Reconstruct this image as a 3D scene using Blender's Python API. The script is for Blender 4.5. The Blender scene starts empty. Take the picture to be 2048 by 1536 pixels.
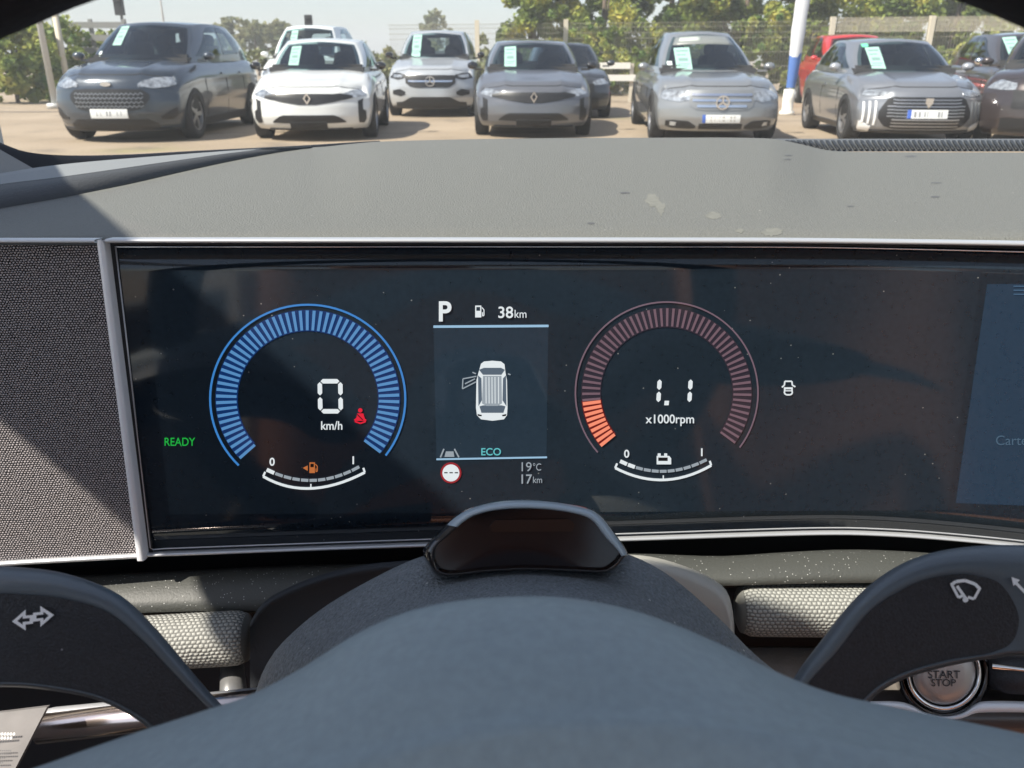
import bpy, bmesh, math, random
from mathutils import Vector, Matrix
R = math.radians
SC = bpy.context.scene
COL = SC.collection
# ------------------------------------------------------------------ camera, sky, sun, exposure
FPX, PITCH, EYE = 1650.0, R(21.6), Vector((0, 0, 1.15))
cam = bpy.data.objects.new('camera', bpy.data.cameras.new('camera'))
COL.objects.link(cam); SC.camera = cam
cam.location = EYE; cam.rotation_euler = (R(90) - PITCH, 0, 0)
cam.data.sensor_width = 36; cam.data.lens = 36 * FPX / 2048
cam.data.clip_start = .01; cam.data.clip_end = 3000
cam.data.dof.use_dof = True; cam.data.dof.focus_distance = .352; cam.data.dof.aperture_fstop = 33
SUN = Vector((.551, .341, -.762)).normalized()
sl = bpy.data.objects.new('sun', bpy.data.lights.new('sun', 'SUN'))
COL.objects.link(sl); sl.rotation_euler = SUN.to_track_quat('-Z', 'Y').to_euler()
sl.data.energy = 5.0; sl.data.angle = R(.5); sl.data.color = (1, .93, .82)
W_ = bpy.data.worlds.new('World'); SC.world = W_; W_.use_nodes = True
wn = W_.node_tree
sky = wn.nodes.new('ShaderNodeTexSky'); sky.sky_type = 'NISHITA'; sky.sun_disc = False
sky.sun_elevation = math.asin(-SUN.z); sky.sun_rotation = math.atan2(-SUN.x, -SUN.y)
sky.air_density = 1.0; sky.dust_density = 1.0; sky.ozone_density = 1.8
hz = wn.nodes.new('ShaderNodeMix'); hz.data_type = 'RGBA'; hz.inputs[0].default_value = .34; hz.inputs[7].default_value = (3.5, 3.6, 4.0, 1)   # thin white summer haze over the whole sky
wn.links.new(sky.outputs[0], hz.inputs[6]); wn.links.new(hz.outputs[2], wn.nodes['Background'].inputs[0]); wn.nodes['Background'].inputs[1].default_value = .105
SC.view_settings.view_transform = 'Standard'; SC.view_settings.look = 'None'
EXPO = .85
SC.view_settings.exposure = EXPO; SC.view_settings.gamma = 1
SC.cycles.max_bounces = 8; SC.cycles.transparent_max_bounces = 12
SC.cycles.use_denoising = True
rnd = random.Random(7)
# ------------------------------------------------------------------ helpers: rays from the camera station to real surfaces
FW = Vector((0, math.cos(PITCH), -math.sin(PITCH))); UP = Vector((0, math.sin(PITCH), math.cos(PITCH))); RT = Vector((1, 0, 0))
def ray(u, v): return FW + RT * ((u - 1024) / FPX) - UP * ((v - 768) / FPX)
def C(u, v, d): return EYE + ray(u, v) * d                     # at depth d
def AZ(u, v, z): r = ray(u, v); return EYE + r * ((z - EYE.z) / r.z)   # at height z
def AY(u, v, y): r = ray(u, v); return EYE + r * (y / r.y)
TI = math.tan(R(6.5)); P0 = C(1050, 780, .347)
def scr_y(x):
    x1 = .105; a = math.tan(R(4.8)); b = math.tan(R(-4.5)); w = .07
    y = P0.y + a * (min(x, x1) - P0.x)
    if x > x1:
        t = x - x1
        if t < w: y += a * t + (b - a) * t * t / (2 * w)
        else: y += a * w + (b - a) * w / 2 + b * (t - w)
    return y
def S(u, v, off=0.):                                           # on the (gently curved) display face, off metres proud
    r = ray(u, v); lo, hi = .1, 1.2
    for _ in range(40):
        m = (lo + hi) / 2; p = EYE + r * m
        if p.y - (p.z - P0.z) * TI - scr_y(p.x) < 0: lo = m
        else: hi = m
    p = EYE + r * lo
    return p + Vector((0, -.994, .113)) * off
def lerp(pts, x):                                              # piecewise-linear table
    if x <= pts[0][0]: return pts[0][1]
    for (a, p), (b, q) in zip(pts, pts[1:]):
        if x <= b: return p + (q - p) * (x - a) / (b - a)
    return pts[-1][1]
def smooth(pts, x):                                            # Catmull-Rom through a table
    n = len(pts)
    if x <= pts[0][0]: i = 0; return pts[0][1] + (pts[1][1] - pts[0][1]) / (pts[1][0] - pts[0][0]) * (x - pts[0][0])
    if x >= pts[-1][0]: return pts[-1][1] + (pts[-1][1] - pts[-2][1]) / (pts[-1][0] - pts[-2][0]) * (x - pts[-1][0])
    for i in range(n - 1):
        if x <= pts[i + 1][0]: break
    x0, y0 = pts[i]; x1, y1 = pts[i + 1]; h = x1 - x0; t = (x - x0) / h
    sec = (y1 - y0) / h
    m0 = (y1 - pts[i - 1][1]) / (x1 - pts[i - 1][0]) if i > 0 else sec
    m1 = (pts[i + 2][1] - y0) / (pts[i + 2][0] - x0) if i + 2 < n else sec
    return (2*t**3 - 3*t*t + 1) * y0 + (t**3 - 2*t*t + t) * h * m0 + (-2*t**3 + 3*t*t) * y1 + (t**3 - t*t) * h * m1
def frange(a, b, n): return [a + (b - a) * i / (n - 1) for i in range(n)]
def curve(pts, n):                                             # resample an open polyline smoothly by arc length
    P = [Vector(p) for p in pts]; out = []
    m = len(P) - 1; L = [0]
    for i in range(m): L.append(L[-1] + (P[i+1] - P[i]).length)
    dim = len(P[0])
    for k in range(n):
        s = L[-1] * k / (n - 1)
        out.append(Vector([smooth([(L[i], P[i][j]) for i in range(m + 1)], s) for j in range(dim)]))
    return out
def put(o, parent=None, label=None, cat=None, group=None, kind=None):
    COL.objects.link(o)
    if parent: o.parent = parent
    if label: o['label'] = label
    if cat: o['category'] = cat
    if group: o['group'] = group
    if kind: o['kind'] = kind
    return o
def empty(name, loc=(0, 0, 0), rz=0, parent=None, **k):
    o = bpy.data.objects.new(name, None); o.location = loc; o.rotation_euler = (0, 0, rz); o.empty_display_size = .1
    return put(o, parent, **k)
def obj(name, vf, m, parent=None, sm=True, auto=None, **k):
    me = bpy.data.meshes.new(name)
    me.from_pydata([tuple(v) for v in vf[0]], [], vf[1]); 
    bm = bmesh.new(); bm.from_mesh(me)
    bmesh.ops.remove_doubles(bm, verts=bm.verts, dist=1e-6)
    bmesh.ops.recalc_face_normals(bm, faces=bm.faces)
    if auto is not None:
        for e in bm.edges:
            if len(e.link_faces) == 2 and e.calc_face_angle(0) > auto: e.smooth = False
    for f in bm.faces: f.smooth = sm
    bm.to_mesh(me); bm.free()
    me.materials.append(m)
    return put(bpy.data.objects.new(name, me), parent, **k)
def join(*l):
    V, Fs = [], []
    for v, f in l:
        b = len(V); V += list(v); Fs += [[i + b for i in q] for q in f]
    return V, Fs
def grid(rows, closed=False):
    V = [p for r in rows for p in r]; n = len(rows[0]); F = []
    for i in range(len(rows) - 1):
        for j in range(n if closed else n - 1):
            k = (j + 1) % n
            F.append([i*n + j, i*n + k, (i+1)*n + k, (i+1)*n + j])
    return V, F
def box(x0, x1, y0, y1, z0, z1):
    v = [Vector((x, y, z)) for z in (z0, z1) for y in (y0, y1) for x in (x0, x1)]
    return v, [[0,2,3,1],[4,5,7,6],[0,1,5,4],[2,6,7,3],[0,4,6,2],[1,3,7,5]]
def hexa(p):                                                   # eight corners, order as in box()
    return [Vector(q) for q in p], [[0,2,3,1],[4,5,7,6],[0,1,5,4],[2,6,7,3],[0,4,6,2],[1,3,7,5]]
def tube(path, r, n=8, caps=True):
    P = [Vector(p) for p in path]; rows = []; m = len(P)
    for i, p in enumerate(P):
        t = (P[min(i+1, m-1)] - P[max(i-1, 0)]).normalized()
        a = t.cross(Vector((0, 0, 1)) if abs(t.z) < .9 else Vector((1, 0, 0))).normalized(); b = t.cross(a)
        rr = r[i] if isinstance(r, (list, tuple)) else r
        rows.append([p + (a * math.cos(q) + b * math.sin(q)) * rr for q in [2*math.pi*k/n for k in range(n)]])
    V, F = grid(rows, True)
    if caps: F += [list(range(n))[::-1], [(m-1)*n + k for k in range(n)]]
    return V, F
def prism(front, back):                                        # two matching rings
    n = len(front); V = list(front) + list(back)
    return V, [list(range(n)), list(range(2*n - 1, n - 1, -1))] + [[i, n + i, n + (i+1) % n, (i+1) % n] for i in range(n)]
# ------------------------------------------------------------------ materials
def lin(c): return tuple(((x/255 + .055)/1.055)**2.4 if x > 10.3 else x/255/12.92 for x in c)
def new(name):
    m = bpy.data.materials.new(name); m.use_nodes = True
    return m, m.node_tree, m.node_tree.nodes['Principled BSDF']
def mat(name, col, rough=.5, metal=0., spec=.5, coat=0., bump=0., bscale=400., var=0., vscale=6., specks=None, sheen=0., bdist=.5):
    m, nt, b = new(name); N, Lk = nt.nodes, nt.links
    b.inputs['Base Color'].default_value = (*col, 1); b.inputs['Roughness'].default_value = rough
    b.inputs['Metallic'].default_value = metal; b.inputs['Specular IOR Level'].default_value = spec
    b.inputs['Coat Weight'].default_value = coat; b.inputs['Coat Roughness'].default_value = .05
    b.inputs['Sheen Weight'].default_value = sheen
    tc = N.new('ShaderNodeTexCoord'); src = None
    if var:
        n = N.new('ShaderNodeTexNoise'); n.inputs['Scale'].default_value = vscale; n.inputs['Detail'].default_value = 5
        Lk.new(tc.outputs['Object'], n.inputs['Vector'])
        mr = N.new('ShaderNodeMapRange'); mr.inputs[1].default_value = .3; mr.inputs[2].default_value = .7
        mr.inputs[3].default_value = 1 - var; mr.inputs[4].default_value = 1 + var; Lk.new(n.outputs[0], mr.inputs[0])
        mx = N.new('ShaderNodeMix'); mx.data_type = 'RGBA'; mx.blend_type = 'MULTIPLY'; mx.inputs[0].default_value = 1
        mx.inputs[6].default_value = (*col, 1); Lk.new(mr.outputs[0], mx.inputs[7]); src = mx.outputs[2]
    if specks:                                                 # pale dust grains lying on the surface: (scale, size, density, colour)
        sc, size, dens, dc = specks
        vo = N.new('ShaderNodeTexVoronoi'); vo.inputs['Scale'].default_value = sc; Lk.new(tc.outputs['Object'], vo.inputs['Vector'])
        l1 = N.new('ShaderNodeMath'); l1.operation = 'LESS_THAN'; l1.inputs[1].default_value = size; Lk.new(vo.outputs['Distance'], l1.inputs[0])
        sx = N.new('ShaderNodeSeparateColor'); Lk.new(vo.outputs['Color'], sx.inputs[0])
        n2 = N.new('ShaderNodeTexNoise'); n2.inputs['Scale'].default_value = 18; Lk.new(tc.outputs['Object'], n2.inputs['Vector'])
        ml = N.new('ShaderNodeMath'); ml.operation = 'MULTIPLY'; ml.inputs[1].default_value = dens * 2; Lk.new(n2.outputs[0], ml.inputs[0])
        l2 = N.new('ShaderNodeMath'); l2.operation = 'LESS_THAN'; Lk.new(sx.outputs[0], l2.inputs[0]); Lk.new(ml.outputs[0], l2.inputs[1])
        mu = N.new('ShaderNodeMath'); mu.operation = 'MULTIPLY'; Lk.new(l1.outputs[0], mu.inputs[0]); Lk.new(l2.outputs[0], mu.inputs[1])
        mx2 = N.new('ShaderNodeMix'); mx2.data_type = 'RGBA'; Lk.new(mu.outputs[0], mx2.inputs[0])
        if src: Lk.new(src, mx2.inputs[6])
        else: mx2.inputs[6].default_value = (*col, 1)
        mx2.inputs[7].default_value = (*dc, 1); src = mx2.outputs[2]
    if src: Lk.new(src, b.inputs['Base Color'])
    if bump:
        n = N.new('ShaderNodeTexNoise'); n.inputs['Scale'].default_value = bscale; n.inputs['Detail'].default_value = 3
        Lk.new(tc.outputs['Object'], n.inputs['Vector'])
        bp = N.new('ShaderNodeBump'); bp.inputs['Strength'].default_value = bump; bp.inputs['Distance'].default_value = min(.05, bdist / bscale)
        Lk.new(n.outputs[0], bp.inputs['Height']); Lk.new(bp.outputs[0], b.inputs['Normal'])
    return m
def emis(name, rgb, k=1.0):                                    # lit picture elements of the display
    m, nt, b = new(name); c = lin(rgb)
    b.inputs['Base Color'].default_value = (.01, .01, .012, 1); b.inputs['Roughness'].default_value = .12
    b.inputs['Emission Color'].default_value = (*c, 1); b.inputs['Emission Strength'].default_value = k / 2**EXPO
    return m
def weave(name, dark, light, cx, cz, thr, rough=.8, bump=.5, uv=False):  # woven cloth: crossed threads in the plane of the panel
    m, nt, b = new(name); N, Lk = nt.nodes, nt.links
    b.inputs['Roughness'].default_value = rough; b.inputs['Specular IOR Level'].default_value = .3
    tc = N.new('ShaderNodeTexCoord'); sp = N.new('ShaderNodeSeparateXYZ')
    nz = N.new('ShaderNodeTexNoise'); nz.inputs['Scale'].default_value = 320; Lk.new(tc.outputs['Object'], nz.inputs['Vector'])
    ad = N.new('ShaderNodeMix'); ad.data_type = 'RGBA'; ad.blend_type = 'ADD'; ad.inputs[0].default_value = .0012
    Lk.new(tc.outputs['UV' if uv else 'Object'], ad.inputs[6]); Lk.new(nz.outputs['Color'], ad.inputs[7]); Lk.new(ad.outputs[2], sp.inputs[0])
    def M(op, a, bb=None):
        n = N.new('ShaderNodeMath'); n.operation = op
        for i, q in enumerate((a, bb)):
            if q is None: continue
            if isinstance(q, (int, float)): n.inputs[i].default_value = q
            else: Lk.new(q, n.inputs[i])
        return n.outputs[0]
    ax = 1 if uv else 2
    row = M('FLOOR', M('MULTIPLY', sp.outputs[ax], 1 / cz))
    x = M('ADD', M('MULTIPLY', sp.outputs[0], 1 / cx), M('MULTIPLY', row, .5))
    sx = M('ABSOLUTE', M('SINE', M('MULTIPLY', x, math.pi))); sz = M('ABSOLUTE', M('SINE', M('MULTIPLY', sp.outputs[ax], math.pi / cz)))
    h = M('MULTIPLY', sx, sz)
    n2 = N.new('ShaderNodeTexNoise'); n2.inputs['Scale'].default_value = 900; Lk.new(tc.outputs['Object'], n2.inputs['Vector'])
    hh = M('ADD', h, M('MULTIPLY', M('SUBTRACT', n2.outputs[0], .5), .5))
    mr = N.new('ShaderNodeMapRange'); mr.inputs[1].default_value = thr - .15; mr.inputs[2].default_value = thr + .25; Lk.new(hh, mr.inputs[0])
    mx = N.new('ShaderNodeMix'); mx.data_type = 'RGBA'; Lk.new(mr.outputs[0], mx.inputs[0])
    mx.inputs[6].default_value = (*dark, 1); mx.inputs[7].default_value = (*light, 1); Lk.new(mx.outputs[2], b.inputs['Base Color'])
    bp = N.new('ShaderNodeBump'); bp.inputs['Strength'].default_value = bump; bp.inputs['Distance'].default_value = .0006
    Lk.new(h, bp.inputs['Height']); Lk.new(bp.outputs[0], b.inputs['Normal'])
    return m
DUST = (.6, .6, .56)
M_pad = mat('dash_soft_plastic', (.138, .140, .130), .62, spec=.35, bump=.9, bdist=.8, bscale=1100, var=.09, vscale=650, specks=(150, .06, .09, (.5, .5, .46)))
M_ledge = mat('dash_side_plastic', (.20, .21, .215), .6, bump=.25, bscale=700, specks=(150, .05, .06, DUST))
M_band = mat('dash_roll_plastic', (.045, .047, .05), .6, bump=.5, bscale=650)
M_low = mat('lower_dash_plastic', (.056, .058, .053), .55, bump=.3, bscale=900, specks=(800, .17, .30, (.42, .42, .40)))
M_dark = mat('dark_recess_plastic', (.012, .013, .015), .6, specks=(200, .07, .08, DUST))
M_trim = mat('satin_silver_trim', (.56, .57, .59), .38, metal=.55)
M_pale = mat('pale_satin_trim', (.80, .81, .84), .4, metal=.15)
M_chrome = mat('bright_chrome', (.85, .85, .86), .12, metal=1.)
M_copper = mat('warm_satin_metal', (.84, .70, .63), .2, metal=1.)
M_gloss = mat('gloss_black_plastic', (.008, .007, .008), .06, spec=.6, coat=.6, specks=(120, .05, .12, (.3, .3, .3)))
M_glass = mat('display_cover_glass', (.011, .0175, .026), .06, spec=.58, var=.12, vscale=420, specks=(270, .085, .13, (.16, .165, .165)))
M_frit = mat('black_frit', (.006, .006, .007), .4)
M_cloth = weave('speaker_cloth', (.010, .010, .012), (.45, .41, .41), .00115, .00092, .45)
M_roll = weave('roll_cloth', (.16, .16, .15), (.37, .37, .34), .0021, .0017, .30, bump=.8, uv=True)
M_hub = mat('wheel_leather', (.25, .305, .328), .5, spec=.4, bump=.3, bscale=700, var=.07, vscale=600, specks=(95, .045, .10, (.8, .82, .84)))
M_rim = mat('wheel_rim_leather', (.012, .012, .015), .6, bump=.4, bscale=900)
M_shroud = mat('column_plastic', (.17, .19, .205), .5, bump=1., bdist=1.3, bscale=900, var=.34, vscale=1000, specks=(260, .1, .14, DUST))
M_stalk = mat('stalk_plastic', (.017, .018, .023), .55, var=.45, vscale=1300, bump=.45, bdist=1., bscale=1700, specks=(220, .06, .08, (.2, .2, .22)))
M_stalkrim = mat('stalk_edge_plastic', (.075, .092, .108), .38, spec=.75, bump=.15, bscale=600)
M_print = mat('white_print', (.92, .93, .93), .6)
M_barend = mat('bar_end_plastic', (.20, .20, .185), .5, bump=.2, bscale=900); M_vent = mat('defroster_grey', (.10, .105, .11), .6)
M_seat = mat('brown_leather', (.40, .17, .09), .5, bump=.2, bscale=200, var=.1)
M_head = mat('headliner_cloth', (.55, .55, .53), .9)
M_btn = mat('button_satin', (.42, .40, .39), .35, metal=.6)
M_ink = mat('dark_ink', (.03, .03, .035), .6)
M_tag = mat('grey_paper_tag', (.15, .14, .135), .7, var=.15, vscale=80)
# ------------------------------------------------------------------ the car one sits in
ego = empty('car_interior', label='grey cockpit of the car one sits in, with wide digital display and steering wheel', cat='car')
CRL = [(0, 296), (620, 295), (700, 288), (760, 283), (1000, 277.5), (1300, 275.5), (1540, 277), (1600, 288), (1660, 301), (1760, 304), (2048, 305), (2700, 306), (3600, 306)]
BLO = [(-900, 600), (-300, 470), (0, 417), (130, 394), (250, 370), (350, 347), (450, 325), (540, 308), (620, 295)]
BUP = [(-900, 520), (-300, 420), (0, 370), (100, 358), (200, 344), (340, 324), (470, 306), (560, 297), (620, 293)]
us = frange(-900, 600, 41) + frange(620, 1500, 30) + frange(1520, 1800, 24) + frange(1850, 3600, 26)
cols = []
for u in us:
    f = S(u, 478); f = f + Vector((0, .012, -.002))
    if u < 620:
        e = AZ(u, smooth(BLO, u), 1.0768 + .0045 * max(0, u) / 620)
        w = 0
    else:
        k = min(1, (u - 620) / 350); e = AY(u, smooth(CRL, u), .705 + .0 * k)
    c = [f + Vector((0, -.004, -.012)), f + Vector((0, -.003, -.003))]
    for t in [i / 16 for i in range(17)]:
        p = f.lerp(e, t); zz = f.z + (e.z - f.z) * math.sin(t * math.pi / 2)
        c.append(Vector((p.x, p.y, zz)))
    if u < 620: c += [e + Vector((0, .003, -.004)), e + Vector((0, .006, -.012)), e + Vector((0, .012, -.03))]
    else: c += [e + Vector((e.x * .05, .05, -.006)), e + Vector((e.x * .1, .11, -.028)), e + Vector((e.x * .15, .19, -.07))]
    cols.append(c)
for k in (.5, 1): cols.append([Vector((max(p.x, p.x + (1.21 - p.x) * k) if p.x < 1.21 else 1.21, p.y, p.z)) for p in cols[len(us) - 1]])
pad = obj('dashboard_pad', grid(cols), M_pad, ego)
# side pad: dark roll and the ledge under the windscreen corner
LED = [(-900, 470), (-300, 392), (0, 347), (65, 336), (170, 324), (330, 311), (480, 300), (600, 292.5), (625, 291)]
cols = []
for u in frange(-900, 622, 46):
    z0 = 1.0768 + .0045 * max(0, u) / 620; lo = AZ(u, smooth(BLO, u), z0)
    vl, vu = smooth(BLO, u), min(smooth(BUP, u), smooth(BLO, u) - 1.2); dy = .034 * max(.05, (620 - u) / 620)
    c = [lo + Vector((0, .004, -.02)), lo]
    for a, b in ((.3, .10), (.55, .25), (.78, .5), (.93, .8), (1, 1.15)): c.append(AY(u, vl + (vu - vl) * a, lo.y + dy * b))
    e = c[-1]; l = AZ(u, min(smooth(LED, u), vu - .5), e.z + .0015)
    cols.append(c + [])
    cols[-1].append(e + Vector((0, .002, .0003)))
obj('dash_roll', grid(cols), M_band, ego)
cols = []
for u in frange(-900, 622, 46):
    z0 = 1.0768 + .0045 * max(0, u) / 620; lo = AZ(u, smooth(BLO, u), z0)
    vl, vu = smooth(BLO, u), min(smooth(BUP, u), smooth(BLO, u) - 1.2); dy = .034 * max(.05, (620 - u) / 620)
    e = AY(u, vu, lo.y + dy * 1.15) + Vector((0, .0015, .0002))
    l = AZ(u, min(smooth(LED, u), vu - .6), e.z + .0008)
    cols.append([e, e.lerp(l, .3), e.lerp(l, .7), l, l + Vector((0, .02, -.01)), l + Vector((0, .1, -.06))])
obj('dash_ledge', grid(cols), M_ledge, ego)
# windscreen frit, glass, pillar foot
FT = [(-300, 230), (-60, 262), (0, 285), (50, 303), (130, 310.5), (250, 309), (400, 301), (600, 291), (760, 281.5), (1000, 274)]
FB = [(-300, 250), (-60, 275), (0, 301), (65, 337), (170, 326), (330, 313), (480, 302), (600, 295), (760, 287), (1000, 284)]
rows = [[], [], []]
for u in frange(-300, 760, 70):
    y = lerp([(-300, .60), (65, .62), (600, .76), (760, .80)], u)
    b = AY(u, lerp(FB, u) + 2, y); t = AY(u, smooth(FT, u), y + .012)
    rows[0].append(b + Vector((0, .0, -.03))); rows[1].append(b); rows[2].append(t)
obj('windscreen_frit', grid(rows), M_frit, ego)
pl = [AY(-420, 240, .60), AY(0, 299, .605), AY(67, 337, .60), AY(0, 352, .585), AY(-420, 420, .56)]
obj('pillar_foot', prism(pl, [p + (p - EYE).normalized() * .03 for p in pl]), M_ledge, ego, sm=False)
mg, nt, b = new('windscreen_glass'); tr = nt.nodes.new('ShaderNodeBsdfTransparent'); tr.inputs[0].default_value = (.95, .97, .96, 1)
nt.nodes.remove(b); nt.links.new(tr.outputs[0], nt.nodes['Material Output'].inputs[0])
rows = []
for t in frange(0, 1, 9):
    r = []
    for k in frange(0, 1, 25):
        x0 = -.47 + 1.68 * k; x1 = -.40 + 1.54 * k; q = (k - .5) * 2
        yb = .93 - .30 * q * q; zb = 1.03 + .04 * q * q; yt = -.05 + .02 * q * q
        r.append(Vector((x0 + (x1 - x0) * t, yb + (yt - yb) * t, zb + (1.605 - zb) * t + .03 * math.sin(math.pi * t))))
    rows.append(r)
obj('windscreen', grid(rows), mg, ego)
# defroster grille slots on the dash, right of the crest
gr = []
base = grid([[AY(u, v, y) for u in frange(1540, 3300, 40)] for v, y in ((303, .74), (296, .80), (288, .85), (281, .89), (277.5, .92), (281, .97))])
obj('defroster_panel', base, M_vent, ego)
for i in range(46):
    u = 1585 + i * 11.5
    u2 = u - 12
    v0 = 301.5 if i > 5 else 301.5 - (6 - i) * 2.2
    a, b2 = AY(u, v0, .742), AY(u2, 283, .876)
    for p in (a, b2): p.z += .0008
    w = Vector((.0016, 0, 0)); h = Vector((0, 0, .0006))
    gr.append(hexa([a - w, a + w, b2 - w, b2 + w, a - w + h, a + w + h, b2 - w + h, b2 + w + h]))
obj('defroster_grille', join(*gr), M_dark, ego)
# stains and marks lying on the pad
def on_pad(u, v):
    bvh = on_pad.t
    loc, n, i, d = bvh.ray_cast(EYE, ray(u, v).normalized())
    return (loc + n * (.00012 if n.z > 0 else -.00012)) if loc else AZ(u, v, 1.08)
from mathutils.bvhtree import BVHTree
on_pad.t = BVHTree.FromPolygons([v.co.copy() for v in pad.data.vertices], [list(p.vertices) for p in pad.data.polygons])
def blotch(name, u, v, ru, rv, m, n=14, jag=.35):
    ring = [on_pad(u + ru * math.cos(a) * (1 + rnd.uniform(-jag, jag)), v + rv * math.sin(a) * (1 + rnd.uniform(-jag, jag))) for a in [2*math.pi*i/n for i in range(n)]]
    obj(name, (ring, [list(range(n))]), m, pad, sm=False)
M_scuff = mat('pale_scuff', (.162, .162, .142), .7, bump=.3, bscale=1400, var=.12, vscale=300)
M_mark = mat('dark_mark', (.08, .08, .08), .6)
for u, v, a, b2 in ((1545, 464, 19, 9), (1428, 431, 15, 7), (1308, 402, 15, 14), (1322, 418, 8, 12), (1480, 462, 9, 4)): blotch('scuff', u, v, a, b2, M_scuff, n=22)
for u, v, a, b2 in ((1250, 386, 10, 2), (1870, 394, 9, 2), (1577, 311, 8, 1.2), (1575, 319, 7, 1.2), (1822, 313, 13, 1.5), (1182, 447, 8, 2), (1872, 366, 12, 1.2), (1700, 413, 7, 1.4)): blotch('mark', u, v, a, b2, M_mark, jag=.15)
# ------------------------------------------------------------------ the display with its frame and trim strips
VB = [(-900, 1170), (0, 1121), (296, 1104), (850, 1083), (1255, 1070), (1500, 1061), (1640, 1058), (1720, 1058.5), (1850, 1066), (2048, 1086), (2500, 1140), (3000, 1200)]
VT = [(0, 487), (1500, 487), (1700, 489), (2048, 497), (2500, 510), (3000, 526)]
ug = frange(226, 1500, 40) + frange(1530, 2150, 40) + frange(2200, 3000, 12)
def lx(u, v): return u + (74 * (v - 488) / 616 * max(0, 1 - (u - 226) / 900) if u < 1126 else 0)
rows = []
for k in frange(0, 1, 12):
    rows.append([(lambda v: S(lx(u, v), v))(smooth(VT, u) + (smooth(VB, lx(u, 1100)) - smooth(VT, u)) * k) for u in ug])
back = [[p + Vector((0, .012, 0)) for p in r] for r in (rows[0], rows[-1])]
display = obj('instrument_display', grid([back[0]] + rows + [back[1]]), M_glass, ego, label='wide curved digital display')
def strip(name, a, b, m, parent, off0=.0, off1=.0015, n=60, u0=None, u1=None):
    """raised band on the display face between two v(u) tables"""
    R_ = []
    for k, o in ((0, off0 - .004), (0.04, off0 + (off1 - off0) * .6), (.2, off1), (.8, off1), (.96, off0 + (off1 - off0) * .6), (1, off0 - .004)):
        R_.append([S(u, smooth(a, u) + (smooth(b, u) - smooth(a, u)) * k, o) for u in frange(u0, u1, n)])
    return obj(name, grid(R_), m, parent)
T1 = [(225, 475), (1500, 475.5), (1700, 477), (2048, 482), (2500, 494), (3000, 508)]
def sh(t, d): return [(a, b + d) for a, b in t]
strip('top_trim', T1, sh(T1, 9), M_trim, ego, .003, .006, 90, 224, 3000)
strip('trim_groove', sh(T1, 9.3), sh(T1, 15.5), M_dark, ego, .000, .0015, 90, 224, 3000)
strip('top_trim', [(-900, 476), (206, 476)], [(-900, 484), (206, 484)], M_trim, ego, .003, .006, 30, -900, 204)
strip('trim_groove', [(-900, 484.3), (206, 484.3)], [(-900, 490), (206, 490)], M_stalkrim, ego, .001, .002, 30, -900, 206)
LB = [(-900, 1178), (0, 1117), (286, 1101)]
strip('bottom_trim', LB, sh(LB, 9), M_trim, ego, .0, .004, 30, -900, 285)
LR = [(298, 1099), (850, 1079.5), (1255, 1068), (1500, 1060), (1640, 1056.5), (1720, 1057), (1850, 1064), (2048, 1083), (2500, 1138), (3000, 1200)]
strip('bottom_trim', sh(LR, 4), sh(LR, 9.5), M_trim, ego, -.001, .003, 90, 299, 3000)
def lathe_band(a, b, w0, off):
    rows_ = []
    for k, o in ((0, off - .005), (.03, off - .001), (.2, off), (.8, off), (.97, off - .001), (1, off - .005)):
        rows_.append([S(a[0] + (b[0] - a[0]) * t + w0 * k, a[1] + (b[1] - a[1]) * t, o) for t in frange(0, 1, 14)])
    return grid(rows_)
obj('corner_trim', lathe_band((204, 478), (283, 1110), 17, .0055), M_pale, ego)
obj('trim_groove', grid([[S(u + (79 * (v - 478) / 632), v, .0008) for v in frange(488, 1106, 12)] for u in (219, 229.5)]), M_dark, ego)
obj('display_rim', tube([S(233, 492.5, .0007)] + [S(u, smooth(VT, u) + 6.5, .0007) for u in frange(240, 2900, 80)], .0004, 6), M_chrome, display)
obj('display_rim', tube([S(232.5, 492, .0006), S(262, 745, .0006), S(302, 1094, .0006), S(308, 1098, .0006)] + [S(u, smooth(LR, u) - 2.0, .0006) for u in frange(330, 2900, 80)], .00032, 6), M_trim, display)
# speaker cloth left of the display
rows = []
for k in frange(0, 1, 12):
    rows.append([S(-900 + (1105 + 80 * k) * t + (0), 489.5 + (lerp([(-900, 1180), (0, 1118), (286, 1103)], -900 + (1105 + 80 * k) * t) - 489.5) * k, .002) for t in frange(0, 1, 20)])
obj('speaker_cloth', grid(rows), M_cloth, ego)
# ---- pictures on the display
E_white = emis('lit_white', (225, 232, 235)); E_grey = emis('lit_grey', (150, 160, 168)); E_dim = emis('lit_dim', (84, 98, 112))
E_blue = emis('lit_blue', (58, 128, 198)); E_blue2 = emis('lit_pale_blue', (84, 138, 190)); E_bluebg = emis('lit_blue_band', (8, 44, 96))
E_mauve = emis('lit_mauve', (112, 88, 98)); E_mauvebg = emis('lit_mauve_band', (40, 34, 44)); E_ring2 = emis('lit_mauve_ring', (112, 92, 104))
E_or = emis('lit_orange', (248, 142, 110)); E_orbg = emis('lit_red_band', (104, 14, 12)); E_amber = emis('lit_amber', (186, 108, 58))
E_red = emis('lit_red', (222, 22, 50)); E_green = emis('lit_green', (28, 168, 62)); E_teal = emis('lit_teal', (96, 190, 196)); E_line = emis('lit_line', (150, 188, 216))
def lit_glass(name, rgb, k):
    m = mat(name, (.011, .0175, .026), .06, spec=.58, var=.12, vscale=420, specks=(270, .085, .13, (.16, .165, .165))); b = m.node_tree.nodes['Principled BSDF']
    b.inputs['Emission Color'].default_value = (*lin(rgb), 1); b.inputs['Emission Strength'].default_value = k / 2**EXPO
    return m
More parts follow.
